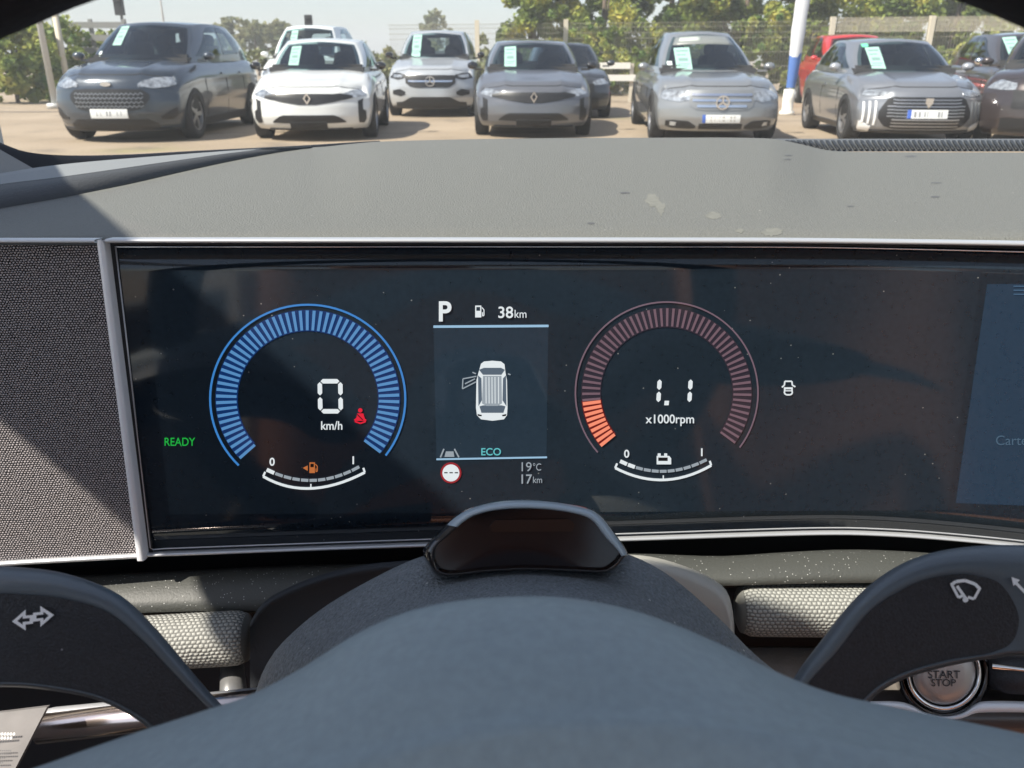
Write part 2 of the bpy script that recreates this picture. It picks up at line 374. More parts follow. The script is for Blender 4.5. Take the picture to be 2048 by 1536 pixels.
E_act = lit_glass('lit_backlight', (14, 20, 25), .5); E_card = lit_glass('lit_card', (32, 46, 58), .6); E_nav = lit_glass('lit_map_blue', (22, 44, 64), .85); E_dark = emis('unlit_black', (10, 12, 14), .3)
def flat(name, polys, m, parent, off=.0004):
    V, F = [], []
    for p in polys:
        n = len(V); V += [S(u, v, off) for u, v in p]; F.append(list(range(n, n + len(p))))
    return obj(name, (V, F), m, parent, sm=False)
def quadgrid(name, c, m, parent, off, n=14, k=3):
    (a, b, d, e) = [Vector(q) for q in c]
    return obj(name, grid([[S(*(a.lerp(b, t).lerp(e.lerp(d, t), s)), off) for t in frange(0, 1, n)] for s in frange(0, 1, k)]), m, parent)
screen = quadgrid('cluster_screen', ((288, 545), (1962, 543), (1895, 1020), (339, 1029)), E_act, display, .0001, 30)
nav = quadgrid('map_screen', ((1974, 568), (2600, 566), (2540, 1030), (1911, 1006)), E_nav, display, .0001)
def arcpt(c, rx, ry, a): return (c[0] + rx * math.cos(a), c[1] - ry * math.sin(a))
def ringpoly(c, rx, ry, w, a0, a1, n=64):
    out = []
    for i in range(n):
        p, q = a0 + (a1 - a0) * i / n, a0 + (a1 - a0) * (i + 1) / n
        k = (rx - w) / rx
        out.append([arcpt(c, rx, ry, p), arcpt(c, rx, ry, q), arcpt(c, rx * k, ry * k, q), arcpt(c, rx * k, ry * k, p)])
    return out
def ticks(c, r0, r1, ky, angs, w):
    out = []
    for a in angs:
        t = (-math.sin(a) * w / 2, -math.cos(a) * w / 2)
        p, q = arcpt(c, r0, r0 * ky, a), arcpt(c, r1, r1 * ky, a)
        out.append([(p[0] - t[0], p[1] - t[1]), (q[0] - t[0]*1.15, q[1] - t[1]*1.15), (q[0] + t[0]*1.15, q[1] + t[1]*1.15), (p[0] + t[0], p[1] + t[1])])
    return out
A0, A1 = R(225), R(-38)
sp = flat('speedometer', ringpoly((616, 797), 197, 190, 4.2, R(225), R(-37)), E_blue, display, .0005)
flat('tick_band', ringpoly((616, 797), 185, 178, 45, R(221), R(-37)), E_bluebg, display, .0003)
flat('tick_scale', ticks((616, 797), 142, 183, .965, [R(222) - R(259) * i / 59 for i in range(60)], 5.4), E_blue2, display, .0006)
flat('tachometer', ringpoly((1333, 785), 184, 183, 3.2, R(221), R(-37)), E_ring2, display, .0005)
flat('tick_band', ringpoly((1333, 785), 171, 170, 40, R(185), R(-37)), E_mauvebg, display, .0003)
flat('tick_scale', ticks((1333, 785), 133, 169, 1.0, [R(185) - R(221) * i / 51 for i in range(52)], 4.4), E_mauve, display, .0006)
flat('tick_band', ringpoly((1333, 785), 171, 170, 40, R(219), R(185.5), 14), E_orbg, display, .00032)
flat('tick_scale', ticks((1333, 785), 133, 169, 1.0, [R(218.5) - R(31) * i / 8 for i in range(9)], 6.0), E_or, display, .0006)
def seg(pts, w):                                               # thick polyline in picture pixels on the display face
    out = []
    for (a, b) in zip(pts, pts[1:]):
        d = (Vector(b) - Vector(a)).normalized(); n = Vector((-d.y, d.x)) * w / 2
        out.append([tuple(Vector(a) + n), tuple(Vector(b) + n), tuple(Vector(b) - n), tuple(Vector(a) - n)])
    return out
def parab(a, m, b, n=16):                                      # quadratic through three points
    out = []
    for t in frange(0, 1, n):
        l0, l1, l2 = (1-t)*(1-2*t), 4*t*(1-t), t*(2*t-1)
        out.append((a[0]*l0 + m[0]*l1 + b[0]*l2, a[1]*l0 + m[1]*l1 + b[1]*l2))
    return out
def capped(a, k=1): return a
for a, m, b, ia, im, ib, first in (((527, 952), (622, 976), (730, 944), (533, 938), (627, 960), (720, 932), 1), ((1230, 935), (1326, 959), (1422, 930), (1239, 921), (1326, 942), (1414, 918), 2)):
    o = parab(a, m, b)
    flat('level_arc', seg(o, 5.2) + seg([a, (a[0] + 4, a[1] - 9)], 4) + seg([b, (b[0] - 3, b[1] - 9)], 4) + [[(m[0]-1, m[1]-9), (m[0]+1.5, m[1]-9), (m[0]+1.5, m[1]), (m[0]-1, m[1])]], E_white, display, .0005)
    i_ = parab(ia, im, ib, 12)
    cells = [((p[0] + (q[0]-p[0])*.06, p[1] + (q[1]-p[1])*.06), (p[0] + (q[0]-p[0])*.93, p[1] + (q[1]-p[1])*.93)) for p, q in zip(i_, i_[1:])]
    flat('level_bar', [s for c_ in cells[:first] for s in seg(list(c_), 7.5)], E_white, display, .0005)
    flat('level_bar', [s for c_ in cells[first:] for s in seg(list(c_), 6)], E_grey, display, .0005)
def text(name, s, u, v, h, m, parent, surf=None, off=.0006, asp=1., bold=0., align='CENTER', shear=0.):
    """lettering: cap height h picture pixels, centred at (u, v) on a face"""
    cu = bpy.data.curves.new(name, 'FONT'); cu.body = s; cu.align_x = align; cu.size = 1; cu.offset = bold
    o = bpy.data.objects.new(name, cu); COL.objects.link(o)
    dg = bpy.context.evaluated_depsgraph_get(); me = bpy.data.meshes.new_from_object(o.evaluated_get(dg))
    COL.objects.unlink(o); bpy.data.objects.remove(o)
    k = h / .69
    f = surf or (lambda a, b: S(a, b, off))
    V = [f(u + (q.co.x + shear * q.co.y) * k * asp, v - (q.co.y - .345) * k) for q in me.vertices]; F = [list(p.vertices) for p in me.polygons]
    bpy.data.meshes.remove(me)
    return obj(name, (V, F), m, parent, sm=False)
text('gear_letter', 'P', 889, 622, 38, E_white, display, bold=.025, asp=.95)
text('range_figure', '38', 1011, 624, 22, E_white, display, bold=.012)
text('unit_text', 'km', 1041, 627, 16, E_white, display, asp=.9)
text('unit_text', 'km/h', 664, 850, 16.5, E_white, display, asp=.92, bold=.012)
text('unit_text', 'x1000rpm', 1340, 837, 17, E_white, display, asp=.95, bold=.01)
text('ready_text', 'READY', 360, 882.5, 16, E_green, display, asp=.86, bold=.008)
text('mode_text', 'ECO', 982, 902.5, 14, E_teal, display, bold=.01)
text('temperature', '19', 1051, 932.5, 18, E_grey, display); text('unit_text', '°C', 1074, 933, 14, E_grey, display, asp=.8)
text('trip_figure', '17', 1051, 957, 18, E_grey, display, bold=.01); text('unit_text', 'km', 1075, 958.5, 13, E_grey, display, asp=.85)
for s, u, v in (('0', 545, 922.5), ('1', 707, 919.5), ('0', 1253, 906.5), ('1', 1403, 903.5)): text('level_figure', s, u, v, 15, E_white, display, bold=.02)
text('menu_text', 'Carte', 2022, 880, 19, emis('lit_faint', (66, 92, 112)), nav, off=.0004)
flat('menu_icon', [[(2026, y), (2075, y), (2075, y + 2.5), (2026, y + 2.5)] for y in (571, 579, 587)], emis('lit_faint_line', (58, 90, 116)), nav, .0004)
def sevenseg(u, v, w, h, t, segs, sl):
    g = t * .18; P = []
    def hx(p, q, vert):
        (x0, y0), (x1, y1) = p, q; k = t / 2
        if vert: r = [(x0, y0), (x0 + k, y0 + k), (x1 + k, y1 - k), (x1, y1), (x1 - k, y1 - k), (x0 - k, y0 + k)]
        else: r = [(x0, y0), (x0 + k, y0 - k), (x1 - k, y1 - k), (x1, y1), (x1 - k, y1 + k), (x0 + k, y0 + k)]
        P.append([(a + sl * (v - b), b) for a, b in r])
    l, r_, top, mid, bot = u - w/2 + t/2, u + w/2 - t/2, v - h/2 + t/2, v, v + h/2 - t/2
    D = dict(a=((l + g, top), (r_ - g, top), 0), d=((l + g, bot), (r_ - g, bot), 0), g=((l + g, mid), (r_ - g, mid), 0),
             f=((l, top + g), (l, mid - g), 1), e=((l, mid + g), (l, bot - g), 1), b=((r_, top + g), (r_, mid - g), 1), c=((r_, mid + g), (r_, bot - g), 1))
    for s in segs: hx(*D[s])
    return P
flat('speed_figure', sevenseg(661, 792, 50, 69, 9, 'abcdef', -.02), E_white, display)
flat('rpm_figure', sevenseg(1300, 781, 44, 57, 8.5, 'bc', .06) + sevenseg(1362, 781, 44, 57, 8.5, 'bc', .06) + [[(1329, 801), (1338, 801), (1337, 810), (1328, 810)]], E_white, display)
def disc(u, v, r, n=28, ky=1.): return [(u + r * math.cos(2*math.pi*i/n), v + r * ky * math.sin(2*math.pi*i/n)) for i in range(n)]
flat('belt_warning', [disc(721, 820, 4.5, 12), [(715, 826), (727, 826), (730, 836), (734, 840), (730, 841), (711, 841), (708, 839), (713, 835)]] + seg([(710, 842), (721, 846), (732, 842)], 3), E_red, display, .0005)
flat('belt_strap', seg([(715, 828), (726, 839)], 2), E_dark, display, .0006)
def pump(u, v, s, me, mk, nm):
    flat(nm, [[(u-9*s, v-13*s), (u+4*s, v-13*s), (u+4*s, v+12*s), (u-9*s, v+12*s)]] + seg([(u+5*s, v-9*s), (u+9.5*s, v-4*s), (u+9.5*s, v+8*s), (u+6.5*s, v+9*s), (u+6.5*s, v+1*s)], 2*s), me, display, .0005)
    flat('icon_window', [[(u-6.5*s, v-10*s), (u+1.5*s, v-10*s), (u+1.5*s, v-2*s), (u-6.5*s, v-2*s)]], mk, display, .0006)
pump(959, 623, .95, E_white, E_card, 'fuel_icon'); pump(627, 935, .85, E_amber, E_dark, 'fuel_icon')
flat('fuel_icon', [[(606, 935), (616, 930), (616, 941)]], E_amber, display, .0005)
flat('battery_icon', [[(1313, 911), (1338, 911), (1342, 916), (1342, 928), (1313, 928)], [(1315, 906), (1321, 906), (1321, 911.2), (1315, 911.2)], [(1328, 906), (1334, 906), (1334, 911.2), (1328, 911.2)]], E_white, display, .0005)
flat('icon_window', [[(1316, 914), (1335, 914), (1335, 921), (1316, 921)]], E_dark, display, .0006)
# card with the car seen from above
card = quadgrid('trip_card', ((867, 655), (1097, 655), (1093, 914), (873, 917)), E_card, display, .0002, 6)
flat('card_line', seg([(867, 653), (1097, 651.5)], 5) + seg([(873, 918), (1094, 914)], 3.6), E_line, display)
cb = [(962, 727), (968, 722.5), (985, 721), (1002, 722.5), (1009, 728), (1011, 745), (1014, 760), (1015, 815), (1014, 830), (1008, 838), (985, 841), (962, 838), (954, 830), (952, 815), (953, 760), (957, 745)]
flat('car_picture', [cb], E_white, card, .0004)
flat('picture_glass', [[(958, 739), (968, 735), (1002, 735), (1010, 739), (1003, 749), (966, 749)], [(956, 750), (963, 756), (964, 800), (957, 812)], [(1012, 750), (1006, 756), (1005, 800), (1013, 812)], [(959, 812), (966, 810), (1004, 810), (1011, 812), (1007, 825), (963, 825)]], E_dim, card, .0005)
flat('picture_roof', [[(966, 751), (1003, 751), (1004, 806), (996, 811), (972, 811), (964, 806)]], E_grey, card, .0006)
flat('roof_rib', [s for x in (972, 978, 984, 990, 997) for s in seg([(x, 753), (x + .3, 806)], 1.6)], E_white, card, .0007)
flat('picture_lamp', [[(955, 827), (964, 829), (963, 832), (956, 831)], [(1013, 827), (1004, 829), (1005, 832), (1012, 831)]], E_dark, card, .0006)
flat('open_door', seg([(953, 752), (926, 757), (925, 777), (952, 763)], 2.4) + seg([(930, 767), (950, 757)], 2.5) + seg([(952, 747), (945, 744)], 2.5) + seg([(1016, 747), (1021, 749)], 2.5), E_grey, card, .0005)
flat('lane_icon', seg([(881, 914), (888, 897)], 3) + seg([(918, 914), (909, 897)], 3) + [[(892, 902), (907, 902), (909, 913), (889, 913)]], E_grey, display, .0005)
flat('sign_ring', [disc(902, 945, 21)], E_red if False else emis('lit_sign_red', (150, 30, 38)), display, .0004)
flat('sign_face', [disc(902, 945, 17)], E_white, display, .0005)
flat('sign_dash', [[(x - 3.4, 943.3), (x + 3.4, 943.3), (x + 3.4, 945.6), (x - 3.4, 945.6)] for x in (892, 902.5, 913)], E_dark, display, .0006)
flat('door_icon', seg([(1568, 770), (1569, 762), (1583, 762), (1584, 770), (1590, 773)], 3) + seg([(1568, 770), (1563, 774)], 3) + seg([(1567, 776), (1585, 776)], 4) + seg([(1569, 777), (1568, 786), (1572, 789), (1580, 789), (1584, 786), (1583, 777)], 3) + seg([(1570, 781), (1582, 781)], 2), E_white, display, .0005)
# ------------------------------------------------------------------ lower dash
LD = [[S(u, lerp(VB, u) + 2, -.012) for u in frange(-900, 3000, 60)], [S(u, lerp(VB, u) + 4, -.035) for u in frange(-900, 3000, 60)],
     [C(u, 1200, .405) for u in frange(-900, 3000, 60)], [C(u, 1500, .42) for u in frange(-900, 3000, 60)], [C(u, 2300, .42) for u in frange(-900, 3000, 60)]]
obj('lower_dash', grid([[Vector((-.49, r[0].y, r[0].z))] + r + [Vector((1.2, r[-1].y - .01, r[-1].z))] for r in LD]), M_dark, ego)
obj('glovebox', hexa([Vector((x, y, z)) for z in (.50, .93) for y in (.30, .40) for x in (.52, 1.20)]), M_low, ego, sm=False)
PT = [(-900, 1175), (0, 1156), (200, 1150), (395, 1141), (560, 1133), (840, 1124), (1255, 1108), (1440, 1113), (1560, 1106), (1700, 1100), (1850, 1106), (2048, 1124), (2600, 1190)]
PB = [(-900, 1260), (200, 1228), (500, 1222), (840, 1235), (1255, 1180), (1440, 1172), (1700, 1166), (2048, 1168), (2600, 1220)]
R_ = []
for k, d in ((-.02, .385), (.0, .366), (.10, .3615), (.4, .3565), (.7, .353), (1.0, .3515), (1.03, .375), (1.05, .40)):
    R_.append([C(u, smooth(PT, u) + (smooth(PB, u) - smooth(PT, u)) * k, d) for u in frange(-900, 2600, 80)])
obj('lower_panel', grid(R_), M_low, ego)
def roll(name, p, q, r, m, end=.006, n=28):
    """cloth covered bar from p to q with softly rounded ends"""
    p, q = Vector(p), Vector(q); ax = (q - p).normalized(); L = (q - p).length
    prof = [(0, .02), (.0003, r*.5), (.0008, r - end*.6), (.002, r - end*.22), (.005, r - end*.03), (.009, r)] 
    prof = prof + [(L - a, b) for a, b in prof[::-1]]
    a = ax.cross(Vector((0, 0, 1))).normalized(); b = ax.cross(a)
    rows = [[p + ax * s + (a * math.cos(t) * 1.0 + b * math.sin(t)) * (rr if rr != .02 else .0002) for t in [2*math.pi*k/n for k in range(n)]] for s, rr in prof]
    o = obj(name, grid(rows, True), m, ego, auto=R(50))
    for e_, sg in ((p, 1), (q, -1)):
        er = [[e_ + ax * sg * (s - .0003) + (a * math.cos(t) + b * math.sin(t)) * rr for t in [2*math.pi*k/n for k in range(n)]] for s, rr in ((0, .0002), (.0002, r*.5), (.0007, r - end*.6), (.0017, r - end*.25))]
        obj('bar_end', grid(er, True), M_barend, o)
    uvl = o.data.uv_layers.new(name='UVMap')
    for f in o.data.polygons:
        an = []
        for vi in f.vertices:
            d = o.data.vertices[vi].co - p; an.append((d.dot(ax), math.atan2(d.dot(b), d.dot(a)), (d - ax * d.dot(ax)).length))
        if max(q[1] for q in an) - min(q[1] for q in an) > math.pi: an = [(q[0], q[1] + 2*math.pi if q[1] < 0 else q[1], q[2]) for q in an]
        for li, q in zip(f.loop_indices, an): uvl.data[li].uv = (q[0] if q[0] > .006 or True else 0, q[1] * r)
    return o
k_ = .36 / FPX
roll('trim_bar', C(1474, 1219, .358), C(2900, 1232, .358), 53 * .352 / FPX, M_roll)
roll('trim_bar', C(-700, 1345, .342), C(502, 1274, .349), 54 * .346 / FPX, M_roll)
# surfaces under the bars
obj('lower_trim', grid([[C(u, v, d) for u in frange(1380, 3000, 20)] for v, d in ((1293, .385), (1296, .378), (1330, .372), (1400, .366), (1440, .38))]), mat('taupe_plastic', (.19, .165, .145), .5, bump=.3, bscale=700, specks=(240, .08, .15, DUST)), ego)
lev = tube([C(463, 1290, .380), C(465, 1352, .356), C(468, 1420, .338)], [.0052, .0052, .0058], 20)
obj('adjuster_lever', lev, mat('lever_satin', (.18, .18, .18), .3, metal=.3), ego)
obj('lever_clip', hexa([C(448, 1398, .328), C(478, 1388, .328), C(448, 1398, .335), C(478, 1388, .335), C(446, 1414, .326), C(485, 1400, .326), C(446, 1414, .335), C(485, 1400, .335)]), mat('white_plastic', (.75, .75, .73), .4), ego, sm=False)  # bright highlight on the lever, modelled as a white block
# collars beside the steering column
M_collar = mat('collar_plastic', (.034, .038, .044), .75, spec=.25, bump=.2, bscale=500); M_collar2 = mat('collar_lit_plastic', (.42, .41, .37), .45, bump=.1)  # right collar: same plastic with the sunlight put into its colour
ca = curve([(500, 1245), (520, 1212), (550, 1188), (640, 1150), (740, 1128), (860, 1118)], 24)
obj('column_collar', grid([[C(p.x, p.y + a, d) for p in ca] for a, d in ((2, .345), (0, .336), (5, .331), (12, .330), (20, .332), (60, .338), (150, .34))]), M_collar, ego)
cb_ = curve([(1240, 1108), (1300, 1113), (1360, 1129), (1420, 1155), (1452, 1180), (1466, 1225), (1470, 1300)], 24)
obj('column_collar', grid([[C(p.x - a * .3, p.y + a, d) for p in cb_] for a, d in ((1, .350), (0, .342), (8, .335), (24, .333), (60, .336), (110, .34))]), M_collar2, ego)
# left foot well: bright bar and hanging tag
obj('pull_handle', tube([C(66, 1462, .315), C(80, 1458, .315), C(340, 1428, .315), C(600, 1400, .315)], [.002, .0055, .0055, .0055], 20), M_copper, ego)
obj('pull_handle', tube([C(84, 1438, .322), C(110, 1432, .322), C(600, 1385, .322)], .0034, 16), M_trim, ego)
tg = [C(-160, 1445, .30), C(94, 1414, .30), C(60, 1480, .292), C(16, 1565, .285), C(-200, 1600, .285)]
tag_o = obj('label_tag', prism(tg, [p + FW * .002 for p in tg]), M_tag, ego, sm=False)
def on_tag(u, v): return C(u, v, .2986 - .0145 * (v - 1414) / 150 - .0016)
mk = []
for y0, x1 in ((1466, 28), (1474, 26)):
    for x in range(-40, x1, 6): mk.append(([on_tag(x + a, y0 + b) for a, b in ((0, 0), (4, -.6), (3.6, 4), (-.4, 4.6))], [[0, 1, 2, 3]]))
obj('tag_print', join(*mk), M_print, tag_o, sm=False)
mk = []
for y0, x1 in ((1500, 22), (1507, 21), (1515, 12), (1524, 8)):
    for x in range(-40, x1, 4): mk.append(([on_tag(x + a, y0 + b) for a, b in ((0, 0), (2.4, -.3), (2.2, 2.6), (-.2, 2.9))], [[0, 1, 2, 3]]))
obj('tag_print', join(*mk), M_ink, tag_o, sm=False)
# start button with its housing and chrome strip
BD = .352
def bring(u, v, r, d, n=48): return [C(u + r * math.cos(2*math.pi*i/n), v + r * math.sin(2*math.pi*i/n), d) for i in range(n)]
btn = empty('start_button', tuple(C(1890, 1345, BD)), parent=ego)
def local(vf, o): return [p - o.location for p in vf[0]], vf[1]
def rings(l, close=True):
    V, F = grid([bring(1888, 1346, r, d) for r, d in l], True)
    if close: F.append([(len(l) - 1) * 48 + i for i in range(48)])
    return V, F
obj('button_bezel', local(rings([(100, .372), (92, .350), (84, .345), (80, .347), (78, .36)], False), btn), M_gloss, btn)
obj('button_ring', local(rings([(78, .36), (77, .346), (74, .3435), (69, .3435), (66, .346), (65, .352)], False), btn), M_chrome, btn)
obj('button_cap', local(rings([(64.5, .352), (64, .3455), (61, .344), (40, .3432), (10, .343)]), btn), M_btn, btn)
tb = lambda u, v: C(u, v, .3426) - btn.location
text('button_text', 'START', 1888, 1349, 15, M_ink, btn, surf=tb, asp=1.02, bold=.01); text('button_text', 'STOP', 1887, 1365.5, 14, M_ink, btn, surf=tb, asp=1.02, bold=.01)
ct = [(1700, 1404), (1750, 1402), (1800, 1403), (1825, 1410), (1850, 1424), (1888, 1431), (1925, 1424), (1948, 1408), (1965, 1402), (2048, 1402), (2500, 1416)]
cb2 = [(1700, 1418), (1750, 1418), (1800, 1422), (1825, 1428), (1850, 1436), (1888, 1441), (1925, 1437), (1948, 1428), (1965, 1426), (2048, 1426), (2500, 1442)]
obj('chrome_strip', grid([[C(u, smooth(ct, u) + (smooth(cb2, u) - smooth(ct, u)) * k, d) for u in frange(1700, 2500, 90)] for k, d in ((0, .355), (.05, .3465), (.5, .344), (.95, .3455), (1, .355))]), M_pale, ego)
obj('button_panel', grid([[C(u, v, d) for u in frange(1700, 2600, 20)] for v, d in ((1380, .36), (1400, .352), (1428, .347), (1446, .346), (1475, .35), (1560, .355))]), mat('brown_grey_trim', (.055, .047, .045), .3, coat=.3), ego)
obj('side_switch', tube([C(1975, 1345, .352), C(2010, 1348, .35), (C(2100, 1352, .35))], [.006, .008, .008], 16), M_stalk, ego)
obj('switch_trim', grid([[C(u, v0 + (u - 1985) * .12, d) for u in frange(1985, 2300, 8)] for v0, d in ((1326, .35), (1328, .343), (1334, .342), (1341, .35))]), M_chrome, ego)
# ------------------------------------------------------------------ steering column with driver camera
SH = [(470, 1480), (495, 1430), (512, 1385), (530, 1335), (562, 1288), (640, 1220), (740, 1160), (840, 1114), (945, 1090), (1050, 1082), (1160, 1088), (1255, 1108), (1340, 1152), (1440, 1238), (1500, 1300), (1560, 1350), (1620, 1400)]
cs = curve(SH, 60); ctr = Vector((1045, 1500)); R_ = []
for k, dd, dn in ((1.0, .31, 30), (1.005, .290, 5), (1.0, .281, 0), (.985, .275, 0), (.955, .270, 0), (.91, .264, 0), (.86, .256, 0), (.80, .243, 2), (.73, .228, 6), (.62, .208, 14), (.5, .19, 30)):
    R_.append([C(ctr.x + (p.x - ctr.x) * k, ctr.y + (p.y - ctr.y) * k + dn, dd) for p in cs])
obj('column_shroud', grid(R_), M_shroud, ego)
MO = [(846, 1106), (856, 1086), (880, 1062), (905, 1037), (940, 1016), (990, 1003), (1045, 999), (1110, 1003), (1170, 1014), (1200, 1030), (1228, 1064), (1254, 1104), (1250, 1118), (1232, 1140), (1208, 1148), (1130, 1146), (1045, 1144), (960, 1149), (905, 1156), (872, 1154), (858, 1136)]
MI = [(868, 1112), (874, 1092), (900, 1068), (930, 1042), (955, 1029), (995, 1020), (1045, 1017), (1105, 1020), (1160, 1030), (1186, 1043), (1210, 1074), (1240, 1108), (1238, 1118), (1222, 1134), (1200, 1141), (1130, 1138), (1045, 1136), (960, 1141), (908, 1147), (884, 1144), (872, 1132)]
mon = empty('driver_camera', tuple(C(1048, 1120, .245)), parent=ego)
def closed(pts, n):
    m = len(pts); out = []
    for i in range(m):
        p0, p1, p2, p3 = (Vector(pts[(i + j) % m]) for j in (-1, 0, 1, 2))
        for t in [q / n for q in range(n)]:
            out.append(.5 * ((2*p1) + (p2 - p0)*t + (2*p0 - 5*p1 + 4*p2 - p3)*t*t + (3*p1 - p0 - 3*p2 + p3)*t**3))
    return out
mo, mi = closed(MO, 4), closed(MI, 4)
def lay(a, b, t, d): return [C(*(p.lerp(q, t)), d) for p, q in zip(a, b)]
obj('camera_housing', local(grid([lay(mo, mi, 0, .295), lay(mo, mi, 0, .2575), lay(mo, mi, .06, .2545), lay(mo, mi, .25, .2522), lay(mo, mi, .6, .2505), lay(mo, mi, .95, .2503), lay(mo, mi, 1, .2508), lay(mo, mi, 1.0, .2530)], True), mon), M_gloss, mon)
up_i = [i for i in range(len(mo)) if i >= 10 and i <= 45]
obj('bezel_trim', local(grid([[C(*(mo[i].lerp(mi[i], t)), d) for i in up_i] for t, d in ((.05, .2556), (.12, .2529), (.3, .2514), (.6, .2500), (.9, .2498), (.98, .2505))]), mon), mat('satin_bezel', (.36, .42, .46), .3, metal=.2), mon)  # pale strip paints the bright reflection along the gloss black upper bezel
fv = lay(mo, mi, 1.0, .2528)
obj('camera_window', local((fv, [list(range(len(fv)))]), mon), mat('smoked_window', (.012, .008, .009), .1, spec=.5, specks=(110, .05, .2, (.25, .25, .25))), mon, sm=False)
ins = [(990, 1040), (1140, 1038), (1150, 1048), (1145, 1063), (985, 1064), (978, 1054)]
obj('camera_lens', local(prism([C(a, b, .2520) for a, b in ins], [C(a, b, .2527) for a, b in ins]), mon), M_gloss, mon, sm=False)
# ------------------------------------------------------------------ stalks
def stalk(outer, inner, d, name, d_face):
    so, si = closed(outer, 5), closed(inner, 5)
    root = empty(name, tuple(C(*outer[0], d)), parent=ego)
    obj('stalk_edge', local(grid([lay(so, si, 0, d + .022), lay(so, si, 0, d + .008), lay(so, si, .08, d + .004), lay(so, si, .35, d + .001), lay(so, si, .7, d - .0005), lay(so, si, 1, d)], True), root), M_stalkrim, root)
    f = lay(so, si, 1, d - .0002)
    c = sum(f, Vector()) / len(f)
    obj('stalk_face', local((f, [list(range(len(f)))]), root), M_stalk, root, sm=False)
    return root
LO = [(-500, 1250), (-250, 1165), (-60, 1134), (60, 1136), (150, 1152), (240, 1190), (310, 1255), (365, 1320), (420, 1385), (480, 1450), (520, 1520), (420, 1530), (340, 1500), (285, 1447), (200, 1402), (100, 1381), (0, 1374), (-200, 1380), (-400, 1420), (-520, 1400)]
LI = [(-470, 1270), (-240, 1210), (-60, 1188), (60, 1190), (140, 1200), (215, 1225), (280, 1278), (340, 1340), (398, 1400), (455, 1458), (495, 1515), (425, 1522), (348, 1493), (292, 1439), (204, 1393), (101, 1371), (0, 1364), (-200, 1370), (-390, 1410), (-500, 1390)]
ls = stalk(LO, LI, .205, 'indicator_stalk', .2)
RO = [(1560, 1420), (1590, 1352), (1640, 1284), (1700, 1208), (1760, 1154), (1830, 1116), (1920, 1095), (2048, 1090), (2300, 1100), (2500, 1150), (2520, 1260), (2400, 1330), (2200, 1330), (2060, 1310), (1990, 1316), (1900, 1332), (1820, 1354), (1770, 1378), (1735, 1408), (1690, 1450), (1600, 1470)]
RI = [(1585, 1420), (1622, 1362), (1678, 1300), (1735, 1228), (1790, 1188), (1850, 1160), (1920, 1148), (1975, 1156), (2005, 1172), (2030, 1210), (2038, 1240), (2032, 1270), (2018, 1290), (1996, 1300), (1970, 1308), (1895, 1320), (1815, 1342), (1763, 1367), (1727, 1398), (1683, 1440), (1605, 1458)]
rs = stalk(RO, RI, .205, 'wiper_stalk', .2)
def printed(name, polys, root, d=.2040):
    V, F = [], []
    for p in polys:
        n = len(V); V += [C(u, v, d) - root.location for u, v in p]; F.append(list(range(n, n + len(p))))
    obj(name, (V, F), M_print, root, sm=False)
def arrow(s, cx, cy):
    pts = [(-.5, -.42), (.02, -.42), (.02, -1), (1, 0), (.02, 1), (.02, .42), (-.5, .42)]
    inn = [(-.26, -.16), (.24, -.16), (.24, -.42), (.62, 0), (.24, .42), (.24, .16), (-.26, .16)]
    f = lambda l: [(cx + s * x * 28, cy + y * 21 + s * (x * -3)) for x, y in l]
    a, b = f(pts), f(inn); n = len(a)
    return [[a[i], a[(i+1) % n], b[(i+1) % n], b[i]] for i in range(n)]
printed('arrow_icon', arrow(-1, 52, 1240) + arrow(1, 80, 1233), ls)
wp = [(1902, 1170), (1912, 1163), (1930, 1161), (1950, 1168), (1960, 1178)]
printed('wiper_icon', seg(wp, 6.5) + seg([(1903, 1168), (1917, 1195), (1926, 1191)], 5.5) + seg([(1960, 1176), (1948, 1198), (1936, 1194)], 5.5) + seg([(1914, 1172), (1931, 1196)], 6) + [disc(1931, 1199, 6, 10)], rs)
printed('arrow_icon', [[(2023, 1154), (2040, 1160), (2027, 1172)]] + seg([(2032, 1166), (2060, 1195)], 6), rs, .2038)
# ------------------------------------------------------------------ steering wheel
sw = empty('steering_wheel', (.002, .0625, 1.0092), parent=ego)
rm = []
ax_n = Vector((0, -math.cos(R(25)), math.sin(R(25)))); vu = Vector((0, math.sin(R(25)), math.cos(R(25))))
for i in range(96):
    a = 2*math.pi*i/96; rad = RT * math.cos(a) + vu * math.sin(a)
    rm.append([rad * (.1945 + .0165 * math.cos(b)) + ax_n * .0145 * math.sin(b) for b in [2*math.pi*j/16 for j in range(16)]])
V, F = grid(rm, True); n = len(V)
F += [[95*16 + j, 95*16 + (j+1) % 16, (j+1) % 16, j] for j in range(16)]
obj('wheel_rim', (V, F), M_rim, sw)
H1 = [(-1900, 2050), (-700, 1740), (-300, 1640), (0, 1556), (80, 1532), (190, 1493), (300, 1456), (400, 1424), (500, 1390), (600, 1338), (700, 1275), (775, 1238), (850, 1214), (930, 1200), (1010, 1194), (1100, 1193), (1180, 1202), (1270, 1222), (1360, 1254), (1450, 1293), (1530, 1333), (1600, 1364), (1670, 1388), (1740, 1404), (1900, 1437), (2048, 1468), (2400, 1556), (3000, 1740), (4000, 2050)]
H2 = [(-1900, 2250), (-700, 1930), (-300, 1820), (0, 1705), (300, 1610), (500, 1560), (700, 1508), (900, 1458), (1000, 1440), (1100, 1431), (1250, 1428), (1400, 1434), (1700, 1482), (2048, 1560), (2400, 1660), (3000, 1850), (4000, 2250)]
R_ = []
uu = frange(-1900, -200, 12) + frange(-100, 2200, 140) + frange(2300, 4000, 12)
